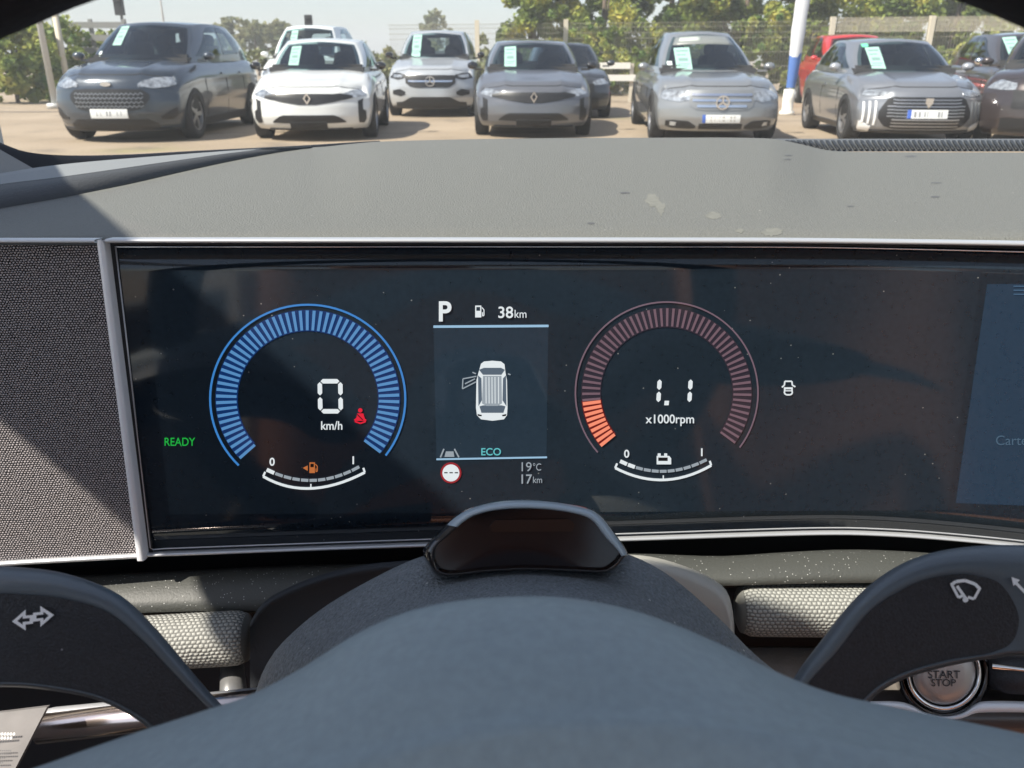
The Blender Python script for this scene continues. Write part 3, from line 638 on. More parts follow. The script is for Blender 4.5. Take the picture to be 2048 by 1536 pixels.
for t, d in ((-.10, .150), (-.02, .132), (0, .1275), (.03, .1245), (.10, .121), (.25, .1165), (.5, .111), (.75, .1065), (.93, .104), (1.0, .1028), (1.06, .1012), (1.15, .1002), (1.5, .0982), (2.2, .095), (3., .092)):
    row = []
    for u in uu:
        v1, v2 = smooth(H1, u), smooth(H2, u)
        tt = t if t <= 1 else 1 + (t - 1) * 1.0
        vv = v1 + (v2 - v1) * tt if t >= 0 else v1 - t * 500
        row.append(C(u, vv, d) - sw.location)
    R_.append(row)
obj('wheel_hub', grid(R_), M_hub, sw)
# ------------------------------------------------------------------ body shell, pillars, doors, seats round the driver
XC = .37
hd = [(-.47, -.03), (-.41, .0), (-.388, .0), (-.36, -.045), (-.30, -.055), (0, -.055), (XC, -.055), (.74, -.055), (1.04, -.055), (1.14, -.05), (1.21, -.03)]
top = [Vector((x, y, 1.6)) for x, y in hd] + [Vector((1.21, -.42, 1.6)), Vector((-.47, -.42, 1.6))]
obj('roof', prism(top, [p + Vector((0, -.03 if p.y > -.3 else 0, .04)) for p in top]), M_head, ego, sm=False)
obj('sunroof', box(-.40, 1.14, -1.6, -.42, 1.605, 1.612), mg, ego, sm=False)  # roof glass added to let more skylight onto the shaded wheel hub
obj('roof_rear', box(-.47, 1.21, -2.3, -1.6, 1.58, 1.62), M_head, ego, sm=False)
M_body = mat('own_car_paint', (.10, .11, .12), .3, coat=.7)
def pillar(s):
    X = lambda x: XC + s * (x - XC)
    def ring(y, zl, zh, x0, x1): return [Vector((X(x0), y, zl)), Vector((X(x0), y, zh)), Vector((X(x1), y, zh)), Vector((X(x1), y, min(zh - .01, zl + .065)))]
    rr = [ring(.80, 1.06, 1.115, -.475, -.515), ring(.6, 1.163, 1.232, -.47, -.51), ring(.34, 1.281, 1.382, -.465, -.505), ring(.12, 1.384, 1.526, -.465, -.505), ring(.04, 1.41, 1.578, -.465, -.505), ring(-.03, 1.43, 1.63, -.465, -.505), ring(-.6, 1.45, 1.64, -.465, -.505), ring(-2.3, 1.42, 1.62, -.465, -.505)]
    V, F = grid(rr, True); F += [[0, 1, 2, 3], [len(V) - 4 + i for i in range(4)]]
    obj('windscreen_pillar', (V, F), M_head, ego, sm=False)
    b = [Vector((X(x), y, z)) for z in (.9, 1.5) for y in (-.62, -.74) for x in (-.47, -.52)]
    obj('door_pillar', hexa(b), M_head, ego, sm=False)
    d = [Vector((X(x), y, z)) for z in (.35, 1.0) for y in (.75, -2.0) for x in (-.50, -.56)]
    obj('door_panel', hexa(d), M_ledge, ego, sm=False)
pillar(1); pillar(-1)
obj('cabin_floor', box(-.5, 1.24, -2.2, .8, .3, .34), M_dark, ego, sm=False)
obj('rear_wall', box(-.5, 1.24, -2.28, -2.2, .34, 1.05), M_seat, ego, sm=False)
bn = []
for y, z in ((.98, 1.0), (1.1, 1.005), (1.5, .97), (1.9, .90), (2.15, .80), (2.25, .62), (2.25, .3)):
    bn.append([Vector((XC + q * .88, y - .10 * q * q, z - .06 * q * q)) for q in frange(-1, 1, 15)])
obj('bonnet', grid(bn), M_body, ego)
def seat(x, rootname='front_seat'):
    s = empty(rootname, (x, -.45, .34), parent=ego)
    def cush(w, l, h, f, nm):
        rows = []
        for a in frange(-1, 1, 15):
            rows.append([f(a * w * (1 - .06 * abs(b)**4), b * l, h * ((1 - abs(a)**5) * (1 - abs(b)**5))**.3 + .018 * max(0, abs(a) - .6)) for b in frange(-1, 1, 15)])
        V, F = grid(rows); lo = [f(sx * w, sy * l, -.05) for sx, sy in ((-1, -1), (1, -1), (1, 1), (-1, 1))]
        obj(nm, (V, F), M_seat, s)
    tl = R(22)
    cush(.26, .27, .10, lambda a, b, c: Vector((a, .05 + b, .12 + c)), 'seat_cushion')
    cush(.25, .33, .10, lambda a, b, c: Vector((a, -.28 - b * math.sin(tl) + c * math.cos(tl) , .50 + b * math.cos(tl) + c * math.sin(tl))), 'backrest')
    cush(.13, .09, .07, lambda a, b, c: Vector((a, -.45 - b * math.sin(tl) + c, .92 + b * math.cos(tl))), 'headrest')
seat(.0); seat(.74)
# ================================================================== outside
ug_ = lambda k: None
def ground_mat():
    m, nt, b = new('sandy_asphalt'); N, Lk = nt.nodes, nt.links
    tc = N.new('ShaderNodeTexCoord'); b.inputs['Roughness'].default_value = .9
    def noise(s, d=6):
        n = N.new('ShaderNodeTexNoise'); n.inputs['Scale'].default_value = s; n.inputs['Detail'].default_value = d; Lk.new(tc.outputs['Object'], n.inputs['Vector']); return n.outputs[0]
    r1 = N.new('ShaderNodeValToRGB'); r1.color_ramp.elements[0].position = .3; r1.color_ramp.elements[1].position = .7
    r1.color_ramp.elements[0].color = (.33, .255, .175, 1); r1.color_ramp.elements[1].color = (.46, .365, .265, 1); Lk.new(noise(.45), r1.inputs[0])
    mx = N.new('ShaderNodeMix'); mx.data_type = 'RGBA'; mx.blend_type = 'MULTIPLY'; mx.inputs[0].default_value = .5
    Lk.new(r1.outputs[0], mx.inputs[6]); Lk.new(noise(25), mx.inputs[7])
    ad = N.new('ShaderNodeMix'); ad.data_type = 'RGBA'; ad.inputs[7].default_value = (.20, .19, .07, 1)
    mr = N.new('ShaderNodeMapRange'); mr.inputs[1].default_value = .60; mr.inputs[2].default_value = .72; mr.inputs[4].default_value = .75; Lk.new(noise(.32, 8), mr.inputs[0])
    Lk.new(mr.outputs[0], ad.inputs[0]); Lk.new(mx.outputs[2], ad.inputs[6]); st = N.new('ShaderNodeMix'); st.data_type = 'RGBA'; st.inputs[7].default_value = (.16, .13, .10, 1)
    m2 = N.new('ShaderNodeMapRange'); m2.inputs[1].default_value = .56; m2.inputs[2].default_value = .70; m2.inputs[4].default_value = .7; Lk.new(noise(1.1, 9), m2.inputs[0])
    Lk.new(m2.outputs[0], st.inputs[0]); Lk.new(ad.outputs[2], st.inputs[6]); Lk.new(st.outputs[2], b.inputs['Base Color'])
    return m
obj('ground', ([Vector((x, y, 0)) for x, y in ((-450, -100), (450, -100), (450, 450), (-450, 450))], [[0, 1, 2, 3]]), ground_mat(), sm=False, kind='structure')
# a dark drainage joint and a paler lane on the left
pth = mat('worn_asphalt_joint', (.12, .10, .085), .9)
obj('ground_joint', ([Vector((x, y, .004)) for x, y in ((-26, 19.7), (-7, 19.5), (-7, 19.72), (-26, 19.95))], [[0, 1, 2, 3]]), pth, sm=False, kind='structure')
# ---- foliage
def leafmat(name, a, b_, c, sc=1.1):
    m, nt, b = new(name); N, Lk = nt.nodes, nt.links
    b.inputs['Roughness'].default_value = .6; b.inputs['Specular IOR Level'].default_value = .25
    tc = N.new('ShaderNodeTexCoord'); n = N.new('ShaderNodeTexNoise'); n.inputs['Scale'].default_value = sc; n.inputs['Detail'].default_value = 4
    Lk.new(tc.outputs['Object'], n.inputs['Vector'])
    r = N.new('ShaderNodeValToRGB'); e = r.color_ramp.elements
    e[0].position = .36; e[0].color = (*a, 1); e[1].position = .66; e[1].color = (*c, 1); q = e.new(.52); q.color = (*b_, 1)
    Lk.new(n.outputs[0], r.inputs[0]); Lk.new(r.outputs[0], b.inputs['Base Color'])
    t = N.new('ShaderNodeBsdfTranslucent'); Lk.new(r.outputs[0], t.inputs[0])
    ms = N.new('ShaderNodeMixShader'); ms.inputs[0].default_value = .3
    Lk.new(b.outputs[0], ms.inputs[1]); Lk.new(t.outputs[0], ms.inputs[2]); Lk.new(ms.outputs[0], N['Material Output'].inputs[0])
    return m
LF_h = leafmat('hedge_leaf', (.07, .12, .03), (.25, .30, .06), (.50, .44, .08))
LF_b = leafmat('bush_leaf', (.11, .19, .05), (.27, .33, .08), (.44, .42, .12), 1.6)
LF_d = leafmat('far_leaf', (.14, .17, .09), (.24, .25, .12), (.36, .33, .17), .7)
M_bark = mat('bark', (.12, .09, .065), .9, bump=.5, bscale=30)
def leaves(blobs, n, size, r):
    """leaf-sized faces spread in clumps through the crown's volume"""
    V, F = [], []; tot = sum(b[1].x * b[1].y * b[1].z for b in blobs)
    clumps = []
    for c, e in blobs:
        for _ in range(max(6, int(60 * e.x * e.y * e.z / tot))):
            d = Vector((r.gauss(0, 1), r.gauss(0, 1), r.gauss(0, 1))).normalized() * (r.random() ** .4)
            clumps.append((c + Vector((d.x * e.x, d.y * e.y, d.z * e.z)), min(e) * r.uniform(.16, .42)))
    for _ in range(n):
        c, q = r.choice(clumps)
        d = Vector((r.gauss(0, 1), r.gauss(0, 1), r.gauss(0, 1))).normalized() * q * r.random() ** .5
        p = c + d; p.z = max(p.z, .03)
        a = Vector((r.uniform(-1, 1), r.uniform(-1, 1), r.uniform(-.8, .3))).normalized(); b = a.cross(Vector((r.uniform(-1, 1), r.uniform(-1, 1), r.uniform(-1, 1)))).normalized()
        s = size * r.uniform(.6, 1.3); k = len(V)
        V += [p - a * s, p + b * s * .5, p + a * s, p - b * s * .5]; F.append([k, k + 1, k + 2, k + 3])
    return V, F
def leafobj(name, vf, m, parent, **k):
    me = bpy.data.meshes.new(name); me.from_pydata([tuple(v) for v in vf[0]], [], vf[1]); me.materials.append(m)
    return put(bpy.data.objects.new(name, me), parent, **k)
def tree(name, label, cat, x, y, h, rx, m, n, size, seed, trunk=.12, base=.0, group=None, narrow=1.):
    r = random.Random(seed); t = empty(name, (x, y, 0), label=label, cat=cat, group=group)
    blobs = []
    for i in range(7):
        a = r.uniform(0, 6.28); k = r.uniform(.1, .75)
        zc = base + (h - base) * r.uniform(.25, .85)
        blobs.append((Vector((rx * k * math.cos(a) * .8, rx * k * .8 * math.sin(a), zc)), Vector((rx * r.uniform(.4, .7) * narrow, rx * r.uniform(.4, .6), (h - base) * r.uniform(.16, .26)))))
    for q in (-.6, .0, .6): blobs.append((Vector((rx * q, r.uniform(-.2, .2), base + .5 + h * .08)), Vector((rx * .42, rx * .45, h * .16))))
    blobs.append((Vector((0, 0, base + (h - base) * .5)), Vector((rx * .8, rx * .7, (h - base) * .45))))
    leafobj('crown', leaves(blobs, n, size, r), m, t)
    parts = [tube([(0, 0, 0), (r.uniform(-.1, .1), 0, h * .35), (r.uniform(-.2, .2), 0, h * .8)], [trunk, trunk * .75, trunk * .3], 8)]
    for b in blobs[:5]: parts.append(tube([(0, 0, h * .25), tuple(b[0] * .6 + Vector((0, 0, h * .1))), tuple(b[0])], [trunk * .5, trunk * .35, trunk * .12], 6))
    obj('trunk', join(*parts), M_bark, t)
    return t
# placed by bearing: u in the photograph's pixels gives x at distance y
def X(u, y, z=1.0): return (u - 1024) / FPX * (y * math.cos(PITCH) + (EYE.z - z) * math.sin(PITCH))
HED = [(1062, 29.5, 4.3, 1.6, 'pale green loose tree at the open end of the tall hedge'), (1200, 30, 4.8, 2.2, 'broad green tree beside the tree at the hedge end, above the grey hatchback'),
       (1330, 29.5, 5.2, 2.3, 'dark green hedge tree behind the silver saloon roof'), (1480, 30, 5.4, 2.3, 'yellow-green hedge tree between the silver saloon and the blue and white mast'),
       (1625, 29.5, 5.2, 2.3, 'dense hedge tree rising behind the blue and white mast and red car'), (1770, 30, 5.0, 2.2, 'hedge tree behind the fence above the silver hatchback with the green sticker'),
       (1900, 30, 4.4, 2.0, 'yellowing hedge tree at the far end, above the dark grey estate car')]
for i, (u, y, h, rx, lb) in enumerate(HED):
    tree('hedge_tree', lb, 'tree', X(u, y), y, h, rx, LF_h, 34000, .095, 40 + i, .14, -.4, 'trees of the tall hedge')
for i, (u, y, h, rx, lb) in enumerate(((20, 23.5, 2.1, 1.3, 'lush green bush left of the leaning pale post'), (105, 25.5, 2.4, 1.3, 'taller bush behind the pale post'), (190, 27, 1.9, 1.2, 'low green bush behind the slatted rails'))):
    tree('green_bush', lb, 'bush', X(u, y), y, h, rx, LF_b, 8000, .11, 70 + i, .06, -.3, 'bushes at the left of the lot')
for i, (u, y, h, rx, lb) in enumerate(((455, 60, 3.7, 1.2, 'small far tree between the dark suv and the white van'), (510, 58, 3.6, 1.6, 'wide far tree above the white van'), (560, 60, 3.7, 1.0, 'rounded far tree right of the wide far tree over the white van'), (868, 70, 4.4, 1.9, 'thin pale far tree above the silver suv'))):
    tree('far_tree', lb, 'tree', X(u, y, 3), y, h, rx, LF_d, 1200, .22, 90 + i, .1, 1.2, 'small trees far behind the lot')
V, F = [], []
r = random.Random(5)
blobs = []
for i in range(70):
    u = r.uniform(380, 1200) if i % 3 else r.uniform(600, 1100); y = r.uniform(30, 36); blobs.append((Vector((X(u, y), y, r.uniform(.3, 1.1))), Vector((r.uniform(.6, 1.3), .6, r.uniform(.4, .95)))))
leafobj('scrub', leaves(blobs, 16000, .14, r), LF_d, None, kind='stuff')
r = random.Random(11); blobs = []
for i in range(60):
    u = r.uniform(1120, 2080); y = r.uniform(27.6, 28.6); blobs.append((Vector((X(u, y), y, r.uniform(.4, 1.9))), Vector((r.uniform(.5, 1.0), .35, r.uniform(.4, .8)))))
leafobj('hedge_undergrowth', leaves(blobs, 22000, .10, r), LF_b, None, kind='stuff')
# far low roofs / ridge line
hills = []
for i in range(60):
    a = -60 + 120 * i / 59; q = 300
    hills.append([Vector((q * math.sin(R(a)), q * math.cos(R(a)), -1)), Vector((q * math.sin(R(a)), q * math.cos(R(a)), 3.0 + 1.5 * math.sin(i * .7) + 1.0 * math.sin(i * 1.9))), Vector(((q + 60) * math.sin(R(a)), (q + 60) * math.cos(R(a)), -1))])
obj('hills', grid(hills), mat('far_green', (.16, .18, .12), .9, var=.3, vscale=.05), kind='structure')
# ---- fence of wire panels on pale posts
M_post = mat('pale_concrete', (.55, .50, .40), .8, bump=.3, bscale=40); M_wire = mat('pale_wire', (.24, .23, .17), .6)
fe = empty('wire_fence', (X(1400, 26.5), 26.5, 0), label='long beige wire mesh fence with pale posts in front of the hedge', cat='fence')
fo = fe.location
FP = [(780, 29.6), (955, 28.9), (1130, 28.2), (1305, 27.6), (1480, 27.0), (1655, 26.5), (1850, 25.8), (2050, 25.2), (2260, 24.6)]
pp = [Vector((X(u, y), y, 0)) - fo for u, y in FP]
for p in [pp[1], pp[2]] + pp[5:]: obj('post', box(p.x - .07, p.x + .07, p.y - .07, p.y + .07, 0, 2.26), M_post, fe, sm=False)
for a, b in zip(pp, pp[1:]):
    L = (b - a).length; d = (b - a) / L; w = []; k = int(L / .075)
    for i in range(1, k):
        p = a + d * L * i / k; w.append(box(p.x - .004, p.x + .004, p.y - .004, p.y + .004, .05, 2.15))
    for z in (.1, .5, .9, 1.3, 1.7, 1.86, 2.02, 2.14):
        w.append(tube([a + Vector((0, -.012, z)), b + Vector((0, -.012, z))], .006, 5))
    if b.x + fo.x > X(1700, 26.5):
        k = int(L / .05)
        for i in range(1, k):
            p = a + d * L * i / k; w.append(box(p.x - .009, p.x + .009, p.y - .02, p.y - .014, 1.84, 2.24))
        obj('top_bars', join(*w[-k + 1:]), M_post, fe, sm=False); w = w[:-k + 1]
    obj('wire_panel', join(*w), M_wire, fe, sm=False)
# left: slatted rails, posts, far masts
sf = empty('slatted_rails', (X(170, 26.5), 26.5, 0), label='grey slatted rail barrier at the left behind the dark suv', cat='barrier')
xa, xb = X(122, 26.5) - sf.location.x, X(262, 26.5) - sf.location.x
M_slat = mat('weathered_slat', (.22, .22, .21), .7)
for z in (.9, 1.25, 1.6, 1.95): obj('rail', box(xa, xb, -.03, .03, z, z + .17), M_slat, sf, sm=False)
for x in (xa + .05, (xa + xb) / 2, xb - .05): obj('post', box(x - .05, x + .05, .033, .12, 0, 2.2), M_slat, sf, sm=False)
M_pole = mat('galvanised_pole', (.52, .52, .50), .5, metal=.2)
obj('lamp_post', join(tube([(X(112, 21, 0), 21, 0), (X(112, 21, 0), 21, 6)], [.075, .06], 14), tube([(X(112, 21, 0), 21, 0), (X(112, 21, 0), 21, .12)], .19, 14), tube([(X(112, 21, 0), 21, 6), (X(112, 21, 0), 20.2, 6.3), (X(112, 21, 0), 19.6, 6.3)], [.06, .05, .05], 10)), M_pole, label='tall pale post standing left of the dark suv', cat='post')
obj('fence_post', join(box(X(128, 24) - .06, X(128, 24) + .06, 23.94, 24.06, 0, 2.3), tube([(X(128, 24), 24, 2.3), (X(128, 24) - .25, 23.8, 2.6)], .04, 6)), M_post, label='thin grey post behind the tall pale post and bush', cat='post')
def signmast(u, y, z0, z1, wd, lb):
    s = empty('signal_mast', (X(u, y, z1), y, 0), label=lb, cat='mast')
    obj('mast', tube([(0, .08, 0), (0, .08, z1)], .05, 8), M_slat, s)
    obj('sign_box', join(box(-wd, wd, -.06, .06, z0, z1), box(-wd * .8, wd * .8, -.14, -.063, z1 - .12, z1 - .06)), mat('black_box', (.012, .013, .015), .5), s, sm=False)
signmast(235, 30, 2.45, 3.0, .15, 'black boxed sign on a mast behind the dark suv roof')
signmast(616, 32, 1.9, 2.55, .13, 'black boxed sign on a mast right of the white van')
obj('thin_mast', join(tube([(X(324, 60, 4), 60, 0), (X(324, 60, 4), 60, 9)], [.09, .05], 8), tube([(X(324, 60, 4), 60, 0), (X(324, 60, 4), 60, .5)], .14, 8)), M_pole, label='thin far mast rising above the dark suv roof', cat='mast')
# blue and white wrapped mast, white barrier
wm = empty('wrapped_mast', (X(1573, 18.6, 0), 18.6, 0), label='leaning mast wrapped in white and blue cloth beside the red car', cat='mast')
def wrapm(name, parts):
    m, nt, b = new(name); N, Lk = nt.nodes, nt.links; tc = N.new('ShaderNodeTexCoord'); sp_ = N.new('ShaderNodeSeparateXYZ'); Lk.new(tc.outputs['Object'], sp_.inputs[0])
    n = N.new('ShaderNodeTexNoise'); n.inputs['Scale'].default_value = 3; Lk.new(tc.outputs['Object'], n.inputs['Vector'])
    a = N.new('ShaderNodeMath'); a.operation = 'MULTIPLY_ADD'; a.inputs[1].default_value = .5; Lk.new(n.outputs[0], a.inputs[0]); Lk.new(sp_.outputs[2], a.inputs[2])
    mr = N.new('ShaderNodeMapRange'); mr.inputs[1].default_value = 0; mr.inputs[2].default_value = 3.4; Lk.new(a.outputs[0], mr.inputs[0])
    r = N.new('ShaderNodeValToRGB'); r.color_ramp.interpolation = 'CONSTANT'; e = r.color_ramp.elements
    e[0].position = 0; e[0].color = (.08, .17, .45, 1); e[1].position = .43; e[1].color = (.66, .67, .70, 1); q = e.new(.76); q.color = (.30, .42, .66, 1)
    Lk.new(mr.outputs[0], r.inputs[0]); Lk.new(r.outputs[0], b.inputs['Base Color']); b.inputs['Roughness'].default_value = .7
    return m
fl = []
for z, rr in ((.55, .14), (.8, .17), (1.2, .19), (1.7, .22), (2.2, .22), (2.7, .20), (3.2, .19), (4.4, .12)):
    rr *= .60
    fl.append([Vector(((rr * (1 + .18 * math.sin(5 * a + z * 3))) * math.cos(a) + .03 * z, rr * .7 * math.sin(a), z)) for a in [2*math.pi*k/24 for k in range(24)]])
obj('cloth_wrap', grid(fl, True), wrapm('striped_wrap', 0), wm)
obj('pole', tube([(0, 0, .1), (.12, 0, 4.6)], .045, 10), M_pole, wm)
obj('foot', tube([(0, 0, 0), (0, 0, .06), (0, 0, .10), (0, 0, .3), (0, 0, .52)], [.16, .16, .11, .12, .11], 16), mat('white_foot', (.72, .70, .64), .6), wm)
br = empty('white_barrier', (X(1228, 24), 24, 0), label='low white two rail barrier behind the dark hatchback', cat='barrier')
for z in (.55, .86): obj('rail', box(-.75 + (.86 - z) * .5, .45 + (.86 - z) * .9, -.03, .03, z, z + .16), mat('white_paint_%d' % int(z*100), (.72, .70, .64), .6), br, sm=False)
for x in (-.5, .5): obj('post', box(x - .05, x + .05, .033, .1, 0, 1.0), M_post, br, sm=False)
cone = empty('litter_bag', (X(1556, 19), 19.5, 0), label='orange brown bush clump by the foot of the wrapped mast', cat='bush')
bpy.data.objects.remove(cone)
# ------------------------------------------------------------------ haze volume added to veil the outside like glare on the windscreen
mh = bpy.data.materials.new('haze_air'); mh.use_nodes = True; _n = mh.node_tree; _n.nodes.remove(_n.nodes['Principled BSDF'])
_v = _n.nodes.new('ShaderNodeVolumePrincipled'); _v.inputs['Color'].default_value = (.93, .95, .97, 1); _v.inputs['Density'].default_value = .0036
_n.links.new(_v.outputs[0], _n.nodes['Material Output'].inputs['Volume'])
obj('haze', box(-460, 460, -110, 460, -2, 11), mh, sm=False, kind='stuff')  # added volume, stands in for windscreen glare
# ------------------------------------------------------------------ parked cars
M_tyre = mat('tyre_rubber', (.018, .018, .019), .8); M_rimw = mat('alloy_rim', (.38, .38, .39), .3, metal=.8); M_arch = mat('arch_black', (.012, .012, .013), .7)
M_cabin = mat('cabin_dark_cloth', (.045, .046, .05), .8)
M_win, _nt, _b = new('car_window'); _nt.nodes.remove(_b)
_t = _nt.nodes.new('ShaderNodeBsdfTransparent'); _t.inputs[0].default_value = (.50, .62, .62, 1); _g = _nt.nodes.new('ShaderNodeBsdfGlossy'); _g.inputs['Roughness'].default_value = .04; _g.inputs['Color'].default_value = (.9, .95, 1, 1)
_f = _nt.nodes.new('ShaderNodeFresnel'); _f.inputs[0].default_value = 1.75; _m = _nt.nodes.new('ShaderNodeMixShader')
_nt.links.new(_f.outputs[0], _m.inputs[0]); _nt.links.new(_t.outputs[0], _m.inputs[1]); _nt.links.new(_g.outputs[0], _m.inputs[2]); _nt.links.new(_m.outputs[0], _nt.nodes['Material Output'].inputs[0]); M_blk = mat('black_grille', (.012, .012, .014), .45); M_lamp = mat('lamp_glass', (.36, .38, .40), .12, metal=.5, coat=1, var=.55, vscale=16)
M_plate = mat('white_plate', (.72, .74, .74), .4); M_pmark = mat('plate_letter_grey', (.22, .23, .25), .6); M_pblue = mat('plate_blue', (.05, .12, .45), .5); M_rimd = mat('grille_mesh_grey', (.20, .21, .22), .35, metal=.6); M_chr = mat('badge_chrome', (.8, .8, .82), .15, metal=1.)
M_sheet = mat('pale_green_sheet', (.29, .47, .41), .7, var=.04, vscale=20); M_shprint = mat('sheet_ink', (.16, .26, .24), .7); M_sheetw = mat('white_sheet', (.58, .66, .64), .7); M_gsheet = mat('green_sheet', (.12, .55, .32), .7)
M_drl = mat('daylight_strip', (.8, .81, .82), .2, metal=.2)
def paint(name, col, metal=.35, rough=.28): return mat(name, col, rough, metal=metal, coat=1., var=.04, vscale=3)
def car(name, label, u, y, W, L, H, pm, zn=.82, zc=1.0, yc=1.15, ws=.62, rl=None, zb=.17, bow=.34, wt=.66, rear=.45, yaw=0., fea=None, rims=M_rimw, mirror=None, group='used cars parked facing the dealership aisle', shift=0.):
    xw = X(u, y, .6) + shift
    t = empty(name, (xw, y, 0), yaw, label=label, cat='car', group=group)
    rl = rl or L - .5
    Tt = [(0, zn), (.12, zn + .05), (.45, zn + .10), (yc, zc), (yc + .7, zc + .02), (L - .5, zc + .04), (L - .12, zc + .0), (L, zc - .1)]
    Pc = [(0, .10), (.12, .03), (.3, 0), (.55, .015), (.78, .05), (.9, .09), (1, .17)]
    Wc = [(0, .91), (.12, .955), (.45, 1.), (.7, .99), (.88, .955), (1, .87)]
    def surf(a, s, c):
        y0 = L * s
        fs = bow * abs(a)**2.6 + lerp(Pc, c); yy = y0 + fs * max(0, 1 - y0 / 1.0)**1.4
        rb = (.18 * abs(a)**3 + .10 * abs(2*c - 1)**2); yy -= rb * max(0, 1 - (L - y0) / .5)**1.5
        zt = smooth(Tt, y0) - .055 * abs(a)**4
        hw = W / 2 * (1 - .05 * max(0, 1 - y0 / 1.0)**2 - .06 * max(0, 1 - (L - y0) / .8)**2) * smooth(Wc, c) * (1 + .012 * math.exp(-((c - .77) / .045)**2))
        zt += .016 * math.exp(-((abs(a) - .56) / .07)**2) * max(0, min(1, (yc + .1 - y0) / .3))
        return Vector((hw * a, yy, zb + (zt - zb) * c))
    A, Sg, Cg = frange(-1, 1, 45), [0, .006, .015, .03, .05, .075, .1, .14, .18, .22, .26, .3, .4, .5, .6, .7, .8, .88, .94, .98, 1], frange(0, 1, 27)
    body = join(grid([[surf(a, 0, c) for a in A] for c in Cg]), grid([[surf(a, 1, c) for a in A] for c in Cg]), grid([[surf(-1, s, c) for s in Sg] for c in Cg]), grid([[surf(1, s, c) for s in Sg] for c in Cg]), grid([[surf(a, s, 1) for a in A] for s in Sg]), grid([[surf(a, s, 0) for a in A] for s in Sg]))
    yb0, yb1, yt0, yt1 = yc - .12, L - .12, yc + ws, rl
    ybm = L - .12 - 0.0
    def gh(a, s, c):
        f0 = yb0 + (yt0 - yb0) * c + .20 * a * a * (1 - .2 * c); f1 = yb1 + (yt1 - yb1) * c - .16 * a * a
        yy = f0 + (f1 - f0) * s
        w = W / 2 * (.885 + (wt / .885 * .885 - .885) * c + .045 * math.sin(math.pi * c)) * (1 - .10 * abs(2*s - 1)**3)
        top = H - .035 * a * a - .05 * abs(2 * s - .9)**2.2
        z0 = smooth(Tt, min(max(yy, 0), L)) - .06
        return Vector((w * a, yy, z0 + (top - z0) * (math.sin(c * math.pi / 2)**.9 if False else c ** .96)))
    A2, S2, C2 = frange(-1, 1, 29), frange(0, 1, 36), frange(0, 1, 16)
    def holes(rows, ps, qs, inside):
        V, F = grid(rows); n = len(rows[0]); keep = []
        for f in F:
            i, j = f[0] // n, f[0] % n
            if not inside((ps[j] + ps[j + 1]) / 2, (qs[i] + qs[i + 1]) / 2): keep.append(f)
        return V, keep
    inw = lambda a, c: abs(a) < .86 and .13 < c < .87
    insd = lambda q, c: .20 < q < .78 and .2 < c < .80 and not .43 < q < .48
    cab = join(holes([[gh(a, 0, c) for a in A2] for c in C2], A2, C2, inw), holes([[gh(a, 1, c) for a in A2] for c in C2], A2, C2, lambda a, c: abs(a) < .75 and .3 < c < .85), holes([[gh(-1, s, c) for s in S2] for c in C2], S2, C2, insd), holes([[gh(1, s, c) for s in S2] for c in C2], S2, C2, insd), grid([[gh(a, s, 1) for a in A2] for s in S2]))
    obj('body', body, pm, t, auto=R(48)); obj('cabin', cab, pm, t, auto=R(40))
    def onto(fn, cols, off, sgn, n=14, k=5, depth=.03):
        """solid patch following a surface; cols = (p, qlow, qhigh)"""
        xs = frange(cols[0][0], cols[-1][0], n); up_, lo_ = [(c[0], c[2]) for c in cols], [(c[0], c[1]) for c in cols]
        fr, bk = [], []
        lone = depth
        for q in frange(0, 1, k):
            a_, b_ = [], []
            for x in xs:
                l, h = lerp(lo_, x), lerp(up_, x); z = l + (h - l) * q; e = .004
                p = fn(x, z); n_ = (fn(x + e, z) - fn(x - e, z)).cross(fn(x, z + e) - fn(x, z - e))
                n_ = n_.normalized() * sgn if n_.length > 0 else Vector((0, -1, 0))
                a_.append(p + n_ * off); b_.append(p - n_ * depth)
            fr.append(a_); bk.append(b_)
        return grid([bk[0]] + fr + [bk[-1]]), grid([[b[0] for b in bk], [f[0] for f in fr]]), grid([[b[-1] for b in bk], [f[-1] for f in fr]])
    def Fx(x, z):
        c = min(1, max(0, (z - zb) / (zn - zb))); hw = W / 2 * .95 * smooth(Wc, c); return surf(max(-1, min(1, x / hw)), 0, c)
    def Sx(sd): return lambda yy, z: surf(sd, min(1, max(0, yy / L)), min(1, max(0, (z - zb) / (smooth(Tt, yy) - zb))))
    def front(nm, cols, m, off=.008, both=False, n=14, parent=None):
        for sd in ((1, -1) if both else (1,)):
            cc = [(sd * a, b, c) for a, b, c in cols]; cc = cc if sd > 0 else cc[::-1]
            o = obj(nm, join(*onto(Fx, cc, off, 1, n)), m, t, auto=R(40))
        return o
    def side(nm, cols, m, off=.006, sides=(1, -1), n=14):
        for sd in sides: obj(nm, join(*onto(Sx(sd), cols, off, sd, n)), m, t, auto=R(40))
    obj('windscreen', onto(lambda a, c: gh(a, 0, c), [(-.93, .10, .90), (0, .10, .93), (.93, .10, .90)], .006, 1, 16, 7)[0], M_win, t, auto=R(40))
    for sd in (1, -1):
        k0 = .44
        obj('side_window', (onto(lambda s, c: gh(sd, s, c), [(.07, .16, .20), (.20, .16, .78), (.26, .16, .90), (k0, .17, .93)], .005, sd, 14, 6)[0]), M_win, t, auto=R(40))
        obj('side_window', (onto(lambda s, c: gh(sd, s, c), [(k0 + .03, .17, .93), (.66, .19, .90), (.80, .25, .80), (.86, .35, .55)], .005, sd, 12, 6)[0]), M_win, t, auto=R(40))
    ins = [hexa([Vector((x_, y_, smooth(Tt, y_) + z_)) for z_ in (-.03, .035) for y_ in (yc + .05, L - .35) for x_ in (-W * .40, W * .40)])]
    zt = zc + .02
